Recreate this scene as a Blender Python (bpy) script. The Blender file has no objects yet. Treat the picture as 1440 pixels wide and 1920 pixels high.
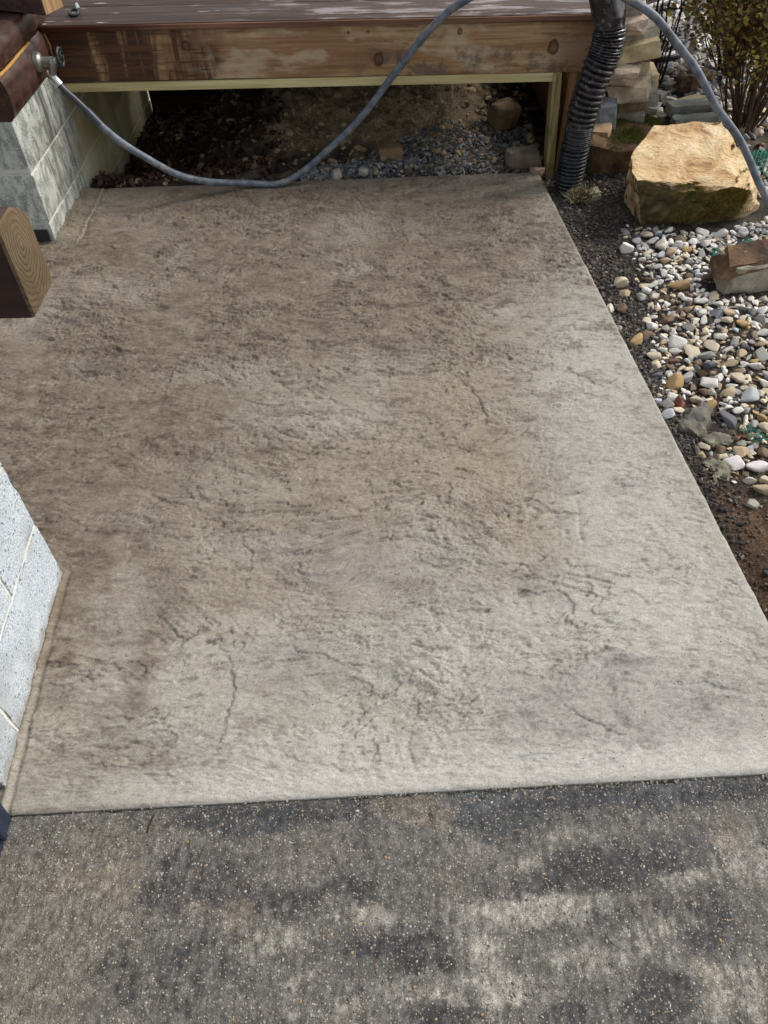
import bpy, bmesh, math, random
import numpy as np
from mathutils import Vector, Matrix, Quaternion
R = math.radians
random.seed(7); RNG = np.random.default_rng(7)
scene = bpy.context.scene
COL = scene.collection

# ------------------------------------------------------------------ camera
PITCH, ROLL = R(48.6), R(1.3)
fwd = Vector((0, math.cos(PITCH), -math.sin(PITCH)))
up0 = Vector((0, math.sin(PITCH), math.cos(PITCH)))
rt0 = Vector((1, 0, 0))
rt = rt0*math.cos(ROLL) - up0*math.sin(ROLL)
up = up0*math.cos(ROLL) + rt0*math.sin(ROLL)
cd = bpy.data.cameras.new('camera'); cam = bpy.data.objects.new('camera', cd); COL.objects.link(cam)
cd.sensor_fit = 'HORIZONTAL'; cd.sensor_width = 36; cd.lens = 35
cd.clip_start = 0.02; cd.clip_end = 300
m = Matrix.Identity(4)
for i, a in enumerate((rt, up, -fwd)):
    for j in range(3): m[j][i] = a[j]
m[2][3] = 1.55
cam.matrix_world = m
scene.camera = cam

# ------------------------------------------------------------------ sky, sun, exposure
SUN_EL, SUN_AZ = R(47), R(66)          # azimuth clockwise from +Y (straight ahead) towards +X (right)
w = bpy.data.worlds.new('World'); scene.world = w; w.use_nodes = True
nt = w.node_tree
sky = nt.nodes.new('ShaderNodeTexSky'); sky.sky_type = 'NISHITA'; sky.sun_disc = False
sky.sun_elevation = SUN_EL; sky.sun_rotation = SUN_AZ; sky.dust_density = 4.0; sky.air_density = 1.0; sky.ozone_density = 1.0
hs_ = nt.nodes.new('ShaderNodeHueSaturation'); hs_.inputs['Saturation'].default_value = .38      # overcast: grey sky
nt.links.new(sky.outputs[0], hs_.inputs['Color']); nt.links.new(hs_.outputs[0], nt.nodes['Background'].inputs[0])
nt.nodes['Background'].inputs[1].default_value = 0.145
sd = bpy.data.lights.new('sun', 'SUN'); so = bpy.data.objects.new('sun', sd); COL.objects.link(so)
sd.energy = 1.45; sd.angle = R(16); sd.color = (1.0, 0.97, 0.93)
sdir = Vector((math.sin(SUN_AZ)*math.cos(SUN_EL), math.cos(SUN_AZ)*math.cos(SUN_EL), math.sin(SUN_EL)))
so.rotation_euler = sdir.to_track_quat('Z', 'Y').to_euler(); so.location = sdir*20
vs = scene.view_settings
scene.display_settings.display_device = 'sRGB'
vs.view_transform = 'Standard'; vs.look = 'None'; vs.exposure = 0.36; vs.gamma = 1; vs.use_curve_mapping = False

# ------------------------------------------------------------------ numpy noise
_P = np.random.default_rng(3).permutation(4096).astype(np.int64)
_G2 = np.stack([np.cos(np.arange(64)*2*np.pi/64), np.sin(np.arange(64)*2*np.pi/64)], 1)
_G3 = np.random.default_rng(5).normal(size=(256, 3)); _G3 /= np.linalg.norm(_G3, axis=1)[:, None]
def perlin2(x, y, seed=0):
    xi = np.floor(x).astype(np.int64); yi = np.floor(y).astype(np.int64); xf = x-xi; yf = y-yi
    u = xf*xf*xf*(xf*(xf*6-15)+10); v = yf*yf*yf*(yf*(yf*6-15)+10)
    def g(ix, iy, dx, dy):
        h = _P[(_P[(ix+seed*131) & 4095]+iy) & 4095] & 63
        return _G2[h, 0]*dx + _G2[h, 1]*dy
    a = g(xi, yi, xf, yf); b = g(xi+1, yi, xf-1, yf); c = g(xi, yi+1, xf, yf-1); d = g(xi+1, yi+1, xf-1, yf-1)
    return ((a+(b-a)*u) + ((c+(d-c)*u)-(a+(b-a)*u))*v)*1.5
def fbm2(x, y, oct=4, seed=0, gain=.5):
    s = 0; a = 1; t = 0
    for o in range(oct):
        s = s + a*perlin2(x*2**o, y*2**o, seed+o*17); t += a; a *= gain
    return s/t*1.3
def perlin3(p, seed=0):
    pi = np.floor(p).astype(np.int64); pf = p-pi; u = pf*pf*pf*(pf*(pf*6-15)+10)
    r = 0
    for dx in (0, 1):
        for dy in (0, 1):
            for dz in (0, 1):
                h = _P[(_P[(_P[(pi[:, 0]+dx+seed*57) & 4095]+pi[:, 1]+dy) & 4095]+pi[:, 2]+dz) & 4095] & 255
                g = _G3[h]
                d = g[:, 0]*(pf[:, 0]-dx)+g[:, 1]*(pf[:, 1]-dy)+g[:, 2]*(pf[:, 2]-dz)
                wgt = (u[:, 0] if dx else 1-u[:, 0])*(u[:, 1] if dy else 1-u[:, 1])*(u[:, 2] if dz else 1-u[:, 2])
                r = r + d*wgt
    return r*1.5
def fbm3(p, oct=3, seed=0):
    s = 0; a = 1; t = 0
    for o in range(oct):
        s = s+a*perlin3(p*2**o, seed+o*11); t += a; a *= .5
    return s/t
def sst(a, b, x):
    t = np.clip((x-a)/(b-a), 0, 1); return t*t*(3-2*t)
def lin(r, g, b):
    return tuple(((c/255+.055)/1.055)**2.4 if c > 10 else c/255/12.92 for c in (r, g, b))

# ------------------------------------------------------------------ object helpers
def thing(name, label, cat, loc=(0, 0, 0), rz=0, group=None):
    o = bpy.data.objects.new(name, None); COL.objects.link(o); o.empty_display_size = .05
    o.location = loc; o.rotation_euler = (0, 0, rz); o['label'] = label; o['category'] = cat
    if group: o['group'] = group
    return o
def tag(o, label=None, cat=None, group=None, kind=None):
    for k, v in (('label', label), ('category', cat), ('group', group), ('kind', kind)):
        if v: o[k] = v
    return o
def link(name, me, mat=None, parent=None, loc=(0, 0, 0), rot=(0, 0, 0)):
    o = bpy.data.objects.new(name, me); COL.objects.link(o)
    if mat and not me.materials: me.materials.append(mat)
    o.location = loc; o.rotation_euler = rot
    if parent: o.parent = parent
    return o
def np_mesh(name, V, F, smooth=True, col=None):
    """V (n,3), F (m,k) with one face size; fast foreach_set build"""
    V = np.asarray(V, np.float32); F = np.asarray(F, np.int32); k = F.shape[1]
    me = bpy.data.meshes.new(name)
    me.vertices.add(len(V)); me.vertices.foreach_set('co', V.ravel())
    me.loops.add(F.size); me.loops.foreach_set('vertex_index', F.ravel())
    me.polygons.add(len(F)); me.polygons.foreach_set('loop_start', np.arange(0, F.size, k, dtype=np.int32))
    me.polygons.foreach_set('use_smooth', np.full(len(F), smooth, bool))
    me.update(calc_edges=True); me.validate()
    if col is not None:
        a = me.color_attributes.new('Col', 'FLOAT_COLOR', 'POINT')
        c = np.ones((len(V), 4), np.float32); c[:, :3] = col
        a.data.foreach_set('color', c.ravel())
    return me
def grid_faces(nx, ny):
    i = np.arange(nx-1)[None, :]+np.arange(ny-1)[:, None]*nx
    i = i.ravel(); return np.stack([i, i+1, i+1+nx, i+nx], 1)
def bm_mesh(bm, name, smooth=False, angle=None):
    bmesh.ops.recalc_face_normals(bm, faces=bm.faces)
    me = bpy.data.meshes.new(name); bm.to_mesh(me); bm.free()
    if smooth or angle:
        me.polygons.foreach_set('use_smooth', [True]*len(me.polygons))
        if angle: me.set_sharp_from_angle(angle=R(angle))
    return me
def bm_box(bm, c, s, rot=None, bevel=0, seg=1):
    mt = Matrix.Translation(c) @ (rot.to_4x4() if rot else Matrix.Identity(4)) @ Matrix.Diagonal((*s, 1))
    r = bmesh.ops.create_cube(bm, size=1, matrix=mt)
    if bevel:
        es = list({e for v in r['verts'] for e in v.link_edges})
        bmesh.ops.bevel(bm, geom=es, offset=bevel, segments=seg, affect='EDGES', profile=.6)
def rot_z(a): return Matrix.Rotation(a, 3, 'Z')
def catmull(P, n=10):
    P = np.asarray(P, float); Q = np.vstack([2*P[0]-P[1], P, 2*P[-1]-P[-2]]); out = []
    for i in range(1, len(Q)-2):
        p0, p1, p2, p3 = Q[i-1:i+3]
        for t in np.arange(n)/n:
            out.append(.5*((2*p1)+(p2-p0)*t+(2*p0-5*p1+4*p2-p3)*t*t+(3*p1-p0-3*p2+p3)*t**3))
    out.append(P[-1]); return np.array(out)
def resample(P, n):
    P = np.asarray(P); d = np.r_[0, np.cumsum(np.linalg.norm(np.diff(P, axis=0), axis=1))]
    t = np.linspace(0, d[-1], n); return np.stack([np.interp(t, d, P[:, k]) for k in range(3)], 1), t
def tube_vf(P, rad, n=10, rfun=None):
    """swept tube; rad scalar or per point; rfun(i, ang)->multiplier; returns V,F(quads)"""
    P = np.asarray(P, float); m_ = len(P); T = np.gradient(P, axis=0); T /= np.linalg.norm(T, axis=1)[:, None]+1e-12
    up_ = np.array([0, 0, 1.]) if abs(T[0][2]) < .9 else np.array([0, 1., 0])
    X = np.cross(up_, T[0]); X /= np.linalg.norm(X); Xs = [X]
    for i in range(1, m_):
        X = X-T[i]*np.dot(X, T[i]); X /= np.linalg.norm(X); Xs.append(X)
    Xs = np.array(Xs); Ys = np.cross(T, Xs); rad = np.broadcast_to(rad, (m_,))
    a = np.arange(n)*2*np.pi/n
    mul = np.ones((m_, n)) if rfun is None else rfun(np.arange(m_)[:, None], a[None, :])
    V = P[:, None]+(Xs[:, None]*np.cos(a)[None, :, None]+Ys[:, None]*np.sin(a)[None, :, None])*(rad[:, None]*mul)[:, :, None]
    V = V.reshape(-1, 3)
    i = np.arange(m_-1)[:, None]*n+np.arange(n)[None, :]; j = np.arange(m_-1)[:, None]*n+((np.arange(n)+1) % n)[None, :]
    F = np.stack([i.ravel(), j.ravel(), (j+n).ravel(), (i+n).ravel()], 1)
    c0 = len(V); V = np.vstack([V, P[0], P[-1]]); k = np.arange(n); k2 = (k+1) % n
    cap = np.stack([k2, k, np.full(n, c0), np.full(n, c0)], 1)      # degenerate quads, cleaned by validate
    return V, F
def tube(name, P, rad, mat, parent=None, n=10, rfun=None, smooth=True):
    V, F = tube_vf(P, rad, n, rfun); V = V[:-2]
    bm = bmesh.new(); vs_ = [bm.verts.new(v) for v in V]
    for f in F: bm.faces.new([vs_[i] for i in f])
    bm.faces.new(vs_[:n][::-1]); bm.faces.new(vs_[-n:])
    me = bm_mesh(bm, name, angle=60 if smooth else None)
    return link(name, me, mat, parent)
def cyl(bm, p0, p1, r0, r1=None, n=16):
    p0 = Vector(p0); p1 = Vector(p1); d = p1-p0
    q = d.to_track_quat('Z', 'Y').to_matrix().to_4x4()
    bmesh.ops.create_cone(bm, cap_ends=True, segments=n, radius1=r0, radius2=r0 if r1 is None else r1, depth=d.length, matrix=Matrix.Translation((p0+p1)/2) @ q)
def rock_me(name, pts, cuts=3, amp=.01, freq=9, seed=0, smooth=0, angle=32):
    bm = bmesh.new()
    for p in pts: bm.verts.new(p)
    r = bmesh.ops.convex_hull(bm, input=bm.verts)
    bmesh.ops.delete(bm, geom=[v for v in bm.verts if not v.link_faces], context='VERTS')
    bmesh.ops.triangulate(bm, faces=bm.faces)
    for _ in range(cuts):
        bmesh.ops.subdivide_edges(bm, edges=bm.edges, cuts=1, use_grid_fill=True)
        if smooth: bmesh.ops.smooth_vert(bm, verts=bm.verts, factor=smooth, use_axis_x=True, use_axis_y=True, use_axis_z=True)
        bmesh.ops.triangulate(bm, faces=bm.faces)
    bm.normal_update()
    P = np.array([v.co for v in bm.verts]); N = np.array([v.normal for v in bm.verts])
    d = fbm3(P*freq, 4, seed)*amp
    # layered splitting look: small steps along z
    d = d + np.where(fbm3(P*np.array([3, 3, 22.])*freq/9, 2, seed+3) > .12, -amp*.35, 0)
    P = P+N*d[:, None]
    for v, p in zip(bm.verts, P): v.co = p
    return bm_mesh(bm, name, angle=angle)
def box_rock_pts(w_, d_, h_, rg, j=.16):
    pts = []
    for sx in (-1, 1):
        for sy in (-1, 1):
            for sz in (-1, 1):
                pts.append((sx*w_/2*(1-rg.random()*j), sy*d_/2*(1-rg.random()*j), sz*h_/2*(1-rg.random()*j*.7)))
    for _ in range(6):
        a = rg.random(3)*2-1; k = rg.integers(0, 3); a[k] = math.copysign(1, a[k]); pts.append((a[0]*w_/2*.98, a[1]*d_/2*.98, a[2]*h_/2*.98))
    return pts
def ico_vf(sub):
    bm = bmesh.new(); bmesh.ops.create_icosphere(bm, subdivisions=sub, radius=1)
    V = np.array([v.co for v in bm.verts]); F = np.array([[v.index for v in f.verts] for f in bm.faces]); bm.free(); return V, F
ICO = {s: ico_vf(s) for s in (1, 2, 3)}
def lumps(C_, S_, sub=1, seed=0, rough=.35, flat=.75, rg=None):
    """many small irregular stones merged: centres (n,3), radius (n,)"""
    rg = rg or np.random.default_rng(seed); V0, F0 = ICO[sub]; n = len(C_)
    q = rg.normal(size=(n, 4)); q /= np.linalg.norm(q, axis=1)[:, None]
    w_, x, y, z = q.T
    Rm = np.stack([1-2*(y*y+z*z), 2*(x*y-z*w_), 2*(x*z+y*w_), 2*(x*y+z*w_), 1-2*(x*x+z*z), 2*(y*z-x*w_), 2*(x*z-y*w_), 2*(y*z+x*w_), 1-2*(x*x+y*y)], 1).reshape(n, 3, 3)
    sc = np.stack([1+rg.random(n)*.4, .75+rg.random(n)*.3, .5+rg.random(n)*.3], 1)
    base = V0[None]*sc[:, None, :]
    base = base*(1+rough*(rg.random((n, len(V0), 1))-.5))
    W = np.einsum('nij,nvj->nvi', Rm, base)
    W[:, :, 2] *= flat
    V = C_[:, None, :]+W*np.asarray(S_)[:, None, None]
    F = F0[None]+(np.arange(n)*len(V0))[:, None, None]
    return V.reshape(-1, 3), F.reshape(-1, 3), len(V0)

# ------------------------------------------------------------------ material helpers
class NB:
    def __init__(s, name, rough=.8, spec=.3):
        s.mat = bpy.data.materials.new(name); s.mat.use_nodes = True; s.t = s.mat.node_tree
        s.b = s.t.nodes['Principled BSDF']; s.b.inputs['Roughness'].default_value = rough; s.b.inputs['Specular IOR Level'].default_value = spec
        s.geo = s.t.nodes.new('ShaderNodeNewGeometry'); s.pos = s.geo.outputs['Position']
        s.tc = s.t.nodes.new('ShaderNodeTexCoord'); s.obj = s.tc.outputs['Object']
    def set(s, sock, v):
        if isinstance(v, bpy.types.NodeSocket): s.t.links.new(v, sock)
        elif v is not None:
            if sock.type == 'RGBA' and not isinstance(v, (int, float)) and len(v) == 3: v = (*v, 1)
            sock.default_value = v
    def noise(s, scale, detail=4, vec=None, rough=.55, dist=0, color=False):
        n = s.t.nodes.new('ShaderNodeTexNoise'); s.set(n.inputs['Vector'], vec if vec is not None else s.pos)
        n.inputs['Scale'].default_value = scale; n.inputs['Detail'].default_value = detail; n.inputs['Roughness'].default_value = rough; n.inputs['Distortion'].default_value = dist
        return n.outputs['Color' if color else 'Fac']
    def voro(s, scale, feature='F1', vec=None, out='Distance', rand=1.):
        n = s.t.nodes.new('ShaderNodeTexVoronoi'); n.feature = feature; s.set(n.inputs['Vector'], vec if vec is not None else s.pos)
        n.inputs['Scale'].default_value = scale; n.inputs['Randomness'].default_value = rand; return n.outputs[out]
    def map(s, vec=None, scale=(1, 1, 1), loc=(0, 0, 0), rot=(0, 0, 0)):
        n = s.t.nodes.new('ShaderNodeMapping'); s.set(n.inputs['Vector'], vec if vec is not None else s.pos)
        n.inputs['Scale'].default_value = scale; n.inputs['Location'].default_value = loc; n.inputs['Rotation'].default_value = rot; return n.outputs[0]
    def ramp(s, fac, stops):
        n = s.t.nodes.new('ShaderNodeValToRGB'); s.set(n.inputs[0], fac); e = n.color_ramp.elements
        while len(e) < len(stops): e.new(.5)
        for i, (p, c) in enumerate(stops):
            e[i].position = p; e[i].color = (c, c, c, 1) if isinstance(c, (int, float)) else (*c, 1)
        return n.outputs[0]
    def mix(s, fac, a, b, mode='MIX'):
        n = s.t.nodes.new('ShaderNodeMix'); n.data_type = 'RGBA'; n.blend_type = mode
        s.set(n.inputs[0], fac); s.set(n.inputs[6], a); s.set(n.inputs[7], b); return n.outputs[2]
    def math(s, op, a, b=0., c=None):
        n = s.t.nodes.new('ShaderNodeMath'); n.operation = op; s.set(n.inputs[0], a); s.set(n.inputs[1], b)
        if c is not None: s.set(n.inputs[2], c)
        return n.outputs[0]
    def sep(s, v):
        n = s.t.nodes.new('ShaderNodeSeparateXYZ'); s.set(n.inputs[0], v); return n.outputs
    def attr(s, name='Col'):
        n = s.t.nodes.new('ShaderNodeAttribute'); n.attribute_name = name; return n.outputs['Color']
    def ocol(s):
        n = s.t.nodes.new('ShaderNodeObjectInfo'); return n.outputs['Color'], n.outputs['Random']
    def smooth(s, x, a, b):
        n = s.t.nodes.new('ShaderNodeMapRange'); n.interpolation_type = 'SMOOTHSTEP'; s.set(n.inputs[0], x)
        n.inputs[1].default_value = a; n.inputs[2].default_value = b; return n.outputs[0]
    def bump(s, h, dist=.002, strength=1.):
        n = s.t.nodes.new('ShaderNodeBump'); s.set(n.inputs['Height'], h); n.inputs['Distance'].default_value = dist; n.inputs['Strength'].default_value = strength
        prev = s.b.inputs['Normal'].links
        if prev: s.t.links.new(prev[0].from_socket, n.inputs['Normal'])
        s.t.links.new(n.outputs[0], s.b.inputs['Normal'])
    def color(s, c): s.set(s.b.inputs['Base Color'], c); return s
    def rough(s, r): s.set(s.b.inputs['Roughness'], r); return s

# ------------------------------------------------------------------ positions unprojected from image pixels through the assumed camera (metres)
HOSE = [(-1.279, 3.3, 0.506), (-1.237, 3.27, 0.45), (-1.183, 3.24, 0.396), (-1.099, 3.21, 0.307), (-0.986, 3.2, 0.212), (-0.858, 3.22, 0.123), (-0.718, 3.27, 0.055), (-0.543, 3.33, 0.02), (-0.423, 3.345, 0.013), (-0.299, 3.37, 0.071), (-0.149, 3.385, 0.188), (-0.006, 3.39, 0.327), (0.096, 3.39, 0.447), (0.192, 3.385, 0.557), (0.273, 3.37, 0.638), (0.346, 3.35, 0.693), (0.517, 3.3, 0.788), (0.742, 3.25, 0.795), (0.926, 3.15, 0.738), (1.044, 3.1, 0.679), (1.184, 3.05, 0.548), (1.31, 3.0, 0.415), (1.43, 2.95, 0.285), (1.553, 2.9, 0.127), (1.705, 2.78, -0.076), (1.8, 2.62, 0.0), (2.1, 2.5, -0.02), (2.5, 2.4, -0.02), (3.0, 2.5, -0.02)]
BLOBS = [(-1.006, 2.89, 0.661, 0.277, 0.8, 'b'), (-0.24, 2.943, 0.773, 0.334, 0.7, 'b'), (-0.817, 2.452, 0.518, 0.266, 0.8, 'b'), (-1.02, 2.073, 0.4, 0.252, 0.9, 'b'), (-0.747, 1.623, 0.417, 0.274, 0.9, 'b'), (-1.02, 1.521, 0.187, 0.232, 1.0, 'b'), (-0.023, 2.284, 0.456, 0.32, 0.65, 'b'), (0.368, 2.787, 0.341, 0.311, 0.5, 'b'), (-0.798, 1.086, 0.054, 0.173, 1.0, 'b'), (-0.567, 1.001, 0.037, 0.215, 1.0, 'b'), (-0.755, 1.312, 0.16, 0.118, 0.5, 'b'), (-0.631, 0.667, 0.115, 0.036, 0.6, 'b'), (-0.777, 0.821, 0.086, 0.041, 0.7, 'b'), (-0.42, 2.051, 0.306, 0.249, 0.55, 'b'), (-0.465, 1.547, 0.188, 0.138, 0.5, 'b'), (0.26, 1.808, 0.101, 0.189, 0.7, 't'), (0.382, 1.355, 0.088, 0.186, 0.9, 't'), (0.286, 1.567, 0.141, 0.139, 0.7, 't'), (-0.029, 1.49, 0.245, 0.203, 0.6, 't'), (-0.222, 1.119, 0.217, 0.086, 0.5, 't'), (0.392, 1.223, 0.084, 0.073, 0.6, 't'), (-0.386, 0.908, 0.076, 0.135, 0.35, 't'), (0.471, 2.264, 0.189, 0.206, 0.3, 't'), (-0.327, 1.777, 0.117, 0.072, 0.9, 'l'), (-0.126, 1.745, 0.149, 0.102, 0.5, 'l'), (0.433, 2.339, 0.077, 0.062, 0.9, 'l'), (0.729, 2.128, 0.2, 0.225, 0.7, 'l'), (0.674, 1.694, 0.146, 0.286, 0.7, 'l'), (0.685, 1.27, 0.213, 0.283, 0.8, 'l'), (0.731, 0.937, 0.227, 0.188, 0.8, 'l'), (0.355, 0.977, 0.193, 0.143, 0.6, 'l'), (0.116, 0.881, 0.162, 0.102, 0.6, 'l'), (-0.426, 0.839, 0.098, 0.159, 0.5, 'l'), (0.034, 0.664, 0.342, 0.073, 0.9, 'l'), (0.591, 0.651, 0.293, 0.06, 0.9, 'l'), (-0.198, 0.718, 0.175, 0.076, 0.5, 'l'), (-0.69, 1.348, 0.133, 0.059, 0.5, 'l'), (-0.808, 2.756, 0.129, 0.084, 0.4, 'l'), (0.011, 2.006, 0.107, 0.088, 0.4, 'l'), (0.088, 1.364, 0.088, 0.081, 0.5, 'l'), (-1.21, 2.364, 0.098, 0.142, 0.3, 'l'), (-0.259, 1.26, 0.128, 0.075, 0.7, 'v'), (-0.031, 1.182, 0.153, 0.09, 0.7, 'v'), (-0.258, 0.891, 0.1, 0.058, 0.7, 'v'), (0.536, 1.651, 0.096, 0.147, 0.5, 'v'), (0.703, 1.467, 0.166, 0.086, 0.4, 'v'), (0.467, 0.764, 0.142, 0.093, 0.7, 'v'), (0.739, 0.758, 0.106, 0.079, 0.6, 'v'), (0.275, 0.756, 0.071, 0.079, 0.4, 'v'), (-0.622, 1.081, 0.081, 0.084, 0.6, 'v'), (0.197, 1.091, 0.161, 0.05, 0.5, 'v'), (0.581, 0.869, 0.074, 0.022, 0.9, 'd'), (0.402, 1.11, 0.03, 0.103, 0.5, 'd'), (-0.994, 2.043, 0.063, 0.041, 0.8, 'd'), (-1.161, 2.328, 0.059, 0.041, 0.7, 'd'), (-0.169, 1.152, 0.083, 0.024, 0.6, 'd'), (-0.045, 1.14, 0.082, 0.024, 0.6, 'd'), (0.368, 0.82, 0.048, 0.027, 0.4, 'd'), (0.523, 0.802, 0.017, 0.038, 0.6, 'd'), (0.715, 0.758, 0.014, 0.039, 0.5, 'd'), (-0.035, 0.642, 0.016, 0.035, 0.3, 'd')]
CRACKS = [[(-1.101, 1.976), (-1.082, 2.07), (-1.012, 2.044), (-0.817, 1.966), (-0.782, 1.924)], [(-0.693, 1.815), (-0.687, 2.032), (-0.557, 1.999), (-0.408, 1.924), (-0.388, 1.896)], [(-0.69, 0.767), (-0.652, 0.808), (-0.574, 0.784), (-0.508, 0.75), (-0.395, 0.704)], [(-0.389, 1.283), (-0.355, 1.227), (-0.354, 1.148)], [(-0.242, 1.345), (-0.119, 1.39), (-0.044, 1.319)], [(0.075, 1.394), (0.079, 1.325), (0.049, 1.288)], [(-0.354, 0.965), (-0.251, 0.955), (-0.159, 0.916), (-0.083, 0.893)], [(-0.474, 1.381), (-0.552, 1.403), (-0.65, 1.447), (-0.682, 1.417), (-0.692, 1.358), (-0.804, 1.276)], [(0.203, 1.011), (0.286, 1.048), (0.362, 1.023)], [(0.499, 1.051), (0.612, 1.08), (0.675, 1.014)], [(0.226, 0.98), (0.258, 0.92), (0.301, 0.912)], [(0.342, 0.889), (0.38, 0.819)], [(0.192, 1.193), (0.357, 1.171), (0.477, 1.151)], [(0.359, 1.521), (0.392, 1.374), (0.375, 1.206)], [(0.495, 1.8), (0.482, 1.517), (0.457, 1.276)], [(0.257, 1.969), (0.319, 1.806), (0.341, 1.634)], [(-0.035, 0.654), (-0.017, 0.701), (0.0, 0.688)], [(0.741, 1.109), (0.806, 1.058), (0.903, 0.993)], [(-0.496, 0.969), (-0.391, 0.952), (-0.351, 0.824), (-0.362, 0.721)], [(-0.118, 2.255), (0.016, 2.282), (0.161, 2.149)], [(-0.353, 2.108), (-0.237, 1.987), (-0.026, 1.897)], [(-0.299, 2.431), (-0.12, 2.389), (0.097, 2.415)], [(0.027, 1.922), (0.046, 2.005), (0.151, 1.973)], [(-0.731, 2.672), (-0.658, 2.749), (-0.542, 2.664), (-0.386, 2.543)], [(-0.647, 3.007), (-0.521, 3.094), (-0.329, 2.947)], [(-0.236, 2.856), (-0.062, 2.891), (0.109, 2.757)], [(0.203, 2.923), (0.35, 2.83), (0.484, 2.867)], [(0.265, 2.553), (0.394, 2.624), (0.568, 2.541)], [(0.567, 2.396), (0.698, 2.256)], [(0.589, 1.957), (0.7, 1.898), (0.816, 1.949)], [(0.559, 1.515), (0.676, 1.555), (0.778, 1.465)], [(-0.682, 1.31), (-0.688, 1.201), (-0.75, 1.168)], [(-0.155, 0.819), (-0.058, 0.777), (0.036, 0.724)], [(0.395, 0.766), (0.47, 0.726), (0.597, 0.674)], [(0.188, 0.851), (0.214, 0.797), (0.201, 0.733)], [(0.811, 0.795), (0.735, 0.824), (0.675, 0.785)], [(-0.392, 1.754), (-0.254, 1.677), (-0.125, 1.721)], [(-0.597, 1.689), (-0.506, 1.616), (-0.445, 1.503)], [(-0.248, 1.562), (-0.106, 1.536), (-0.029, 1.49), (0.093, 1.465)]]
DRY = [(1.14, 3.84, 0.535, 0.142, 0.26, 0.068, 0, 'g'), (1.168, 3.8, 0.475, 0.138, 0.24, 0.06, -4, 'p'), (1.223, 3.84, 0.42, 0.182, 0.22, 0.067, -12, 'k'), (1.202, 3.79, 0.371, 0.209, 0.24, 0.077, -11, 't'), (1.161, 3.84, 0.304, 0.105, 0.2, 0.038, 0, 'd'), (1.15, 3.72, 0.293, 0.169, 0.24, 0.068, 0, 'b'), (1.261, 3.82, 0.292, 0.08, 0.2, 0.092, 0, 'b'), (1.2, 3.74, 0.221, 0.197, 0.25, 0.086, -4, 'b'), (1.344, 3.9, 0.211, 0.046, 0.15, 0.07, 0, 't'), (1.273, 3.8, 0.163, 0.163, 0.2, 0.075, -9, 'g'), (1.226, 3.79, 0.133, 0.144, 0.2, 0.051, 0, 'w'), (1.237, 3.77, 0.08, 0.145, 0.22, 0.08, -3, 'g'), (1.084, 3.66, 0.137, 0.117, 0.2, 0.112, -6, 's'), (1.047, 3.6, 0.093, 0.145, 0.2, 0.069, -6, 'o'), (1.09, 3.78, 0.176, 0.086, 0.2, 0.07, 0, 'd'), (1.03, 3.74, 0.109, 0.066, 0.16, 0.112, 0, 'd')]
SPECIAL = [(0.997, 2.777, 0.086, 0.6, 'w'), (0.902, 1.772, 0.064, 0.6, 'bw'), (0.897, 2.166, 0.063, 1.0, 'oc'), (0.968, 1.931, 0.073, 0.75, 'oc'), (0.958, 1.834, 0.044, 1.3, 'rd'), (1.107, 1.671, 0.029, 0.7, 'or'), (1.181, 1.84, 0.075, 0.6, 'bw'), (1.103, 2.008, 0.071, 0.4, 'dg'), (1.109, 2.052, 0.076, 0.35, 'gy'), (1.033, 2.142, 0.063, 1.0, 'w'), (1.078, 1.922, 0.059, 0.9, 'w'), (1.013, 1.955, 0.053, 1.0, 'gy'), (0.849, 2.376, 0.039, 1.1, 'w'), (0.888, 2.357, 0.058, 0.9, 'br'), (0.976, 2.259, 0.065, 0.8, 'w'), (0.856, 2.248, 0.03, 1.2, 'w'), (1.219, 2.293, 0.05, 1.0, 'bg'), (1.07, 2.092, 0.055, 1.3, 'cr'), (1.14, 2.111, 0.07, 0.9, 'cr'), (1.141, 2.779, 0.073, 1.0, 'w'), (1.132, 2.489, 0.08, 0.7, 'oc'), (0.917, 2.528, 0.061, 0.9, 'cr'), (0.93, 2.468, 0.06, 0.7, 'tn'), (1.003, 2.387, 0.039, 1.0, 'cr'), (1.041, 1.558, 0.053, 1.0, 'w'), (1.081, 1.609, 0.048, 1.0, 'tn'), (1.043, 1.404, 0.045, 0.9, 'gy'), (1.088, 1.753, 0.067, 1.2, 'dg'), (1.223, 2.123, 0.051, 0.9, 'gy'), (0.937, 2.035, 0.047, 0.9, 'cr'), (0.965, 1.985, 0.043, 1.0, 'w'), (1.287, 2.06, 0.072, 1.0, 'gy'), (1.184, 2.38, 0.051, 0.6, 'w'), (1.239, 2.402, 0.051, 1.0, 'cr'), (1.059, 2.838, 0.048, 0.8, 'gy'), (1.113, 2.879, 0.053, 1.2, 'cr'), (1.33, 2.865, 0.057, 0.8, 'w'), (1.398, 2.844, 0.061, 0.6, 'w')]
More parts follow.
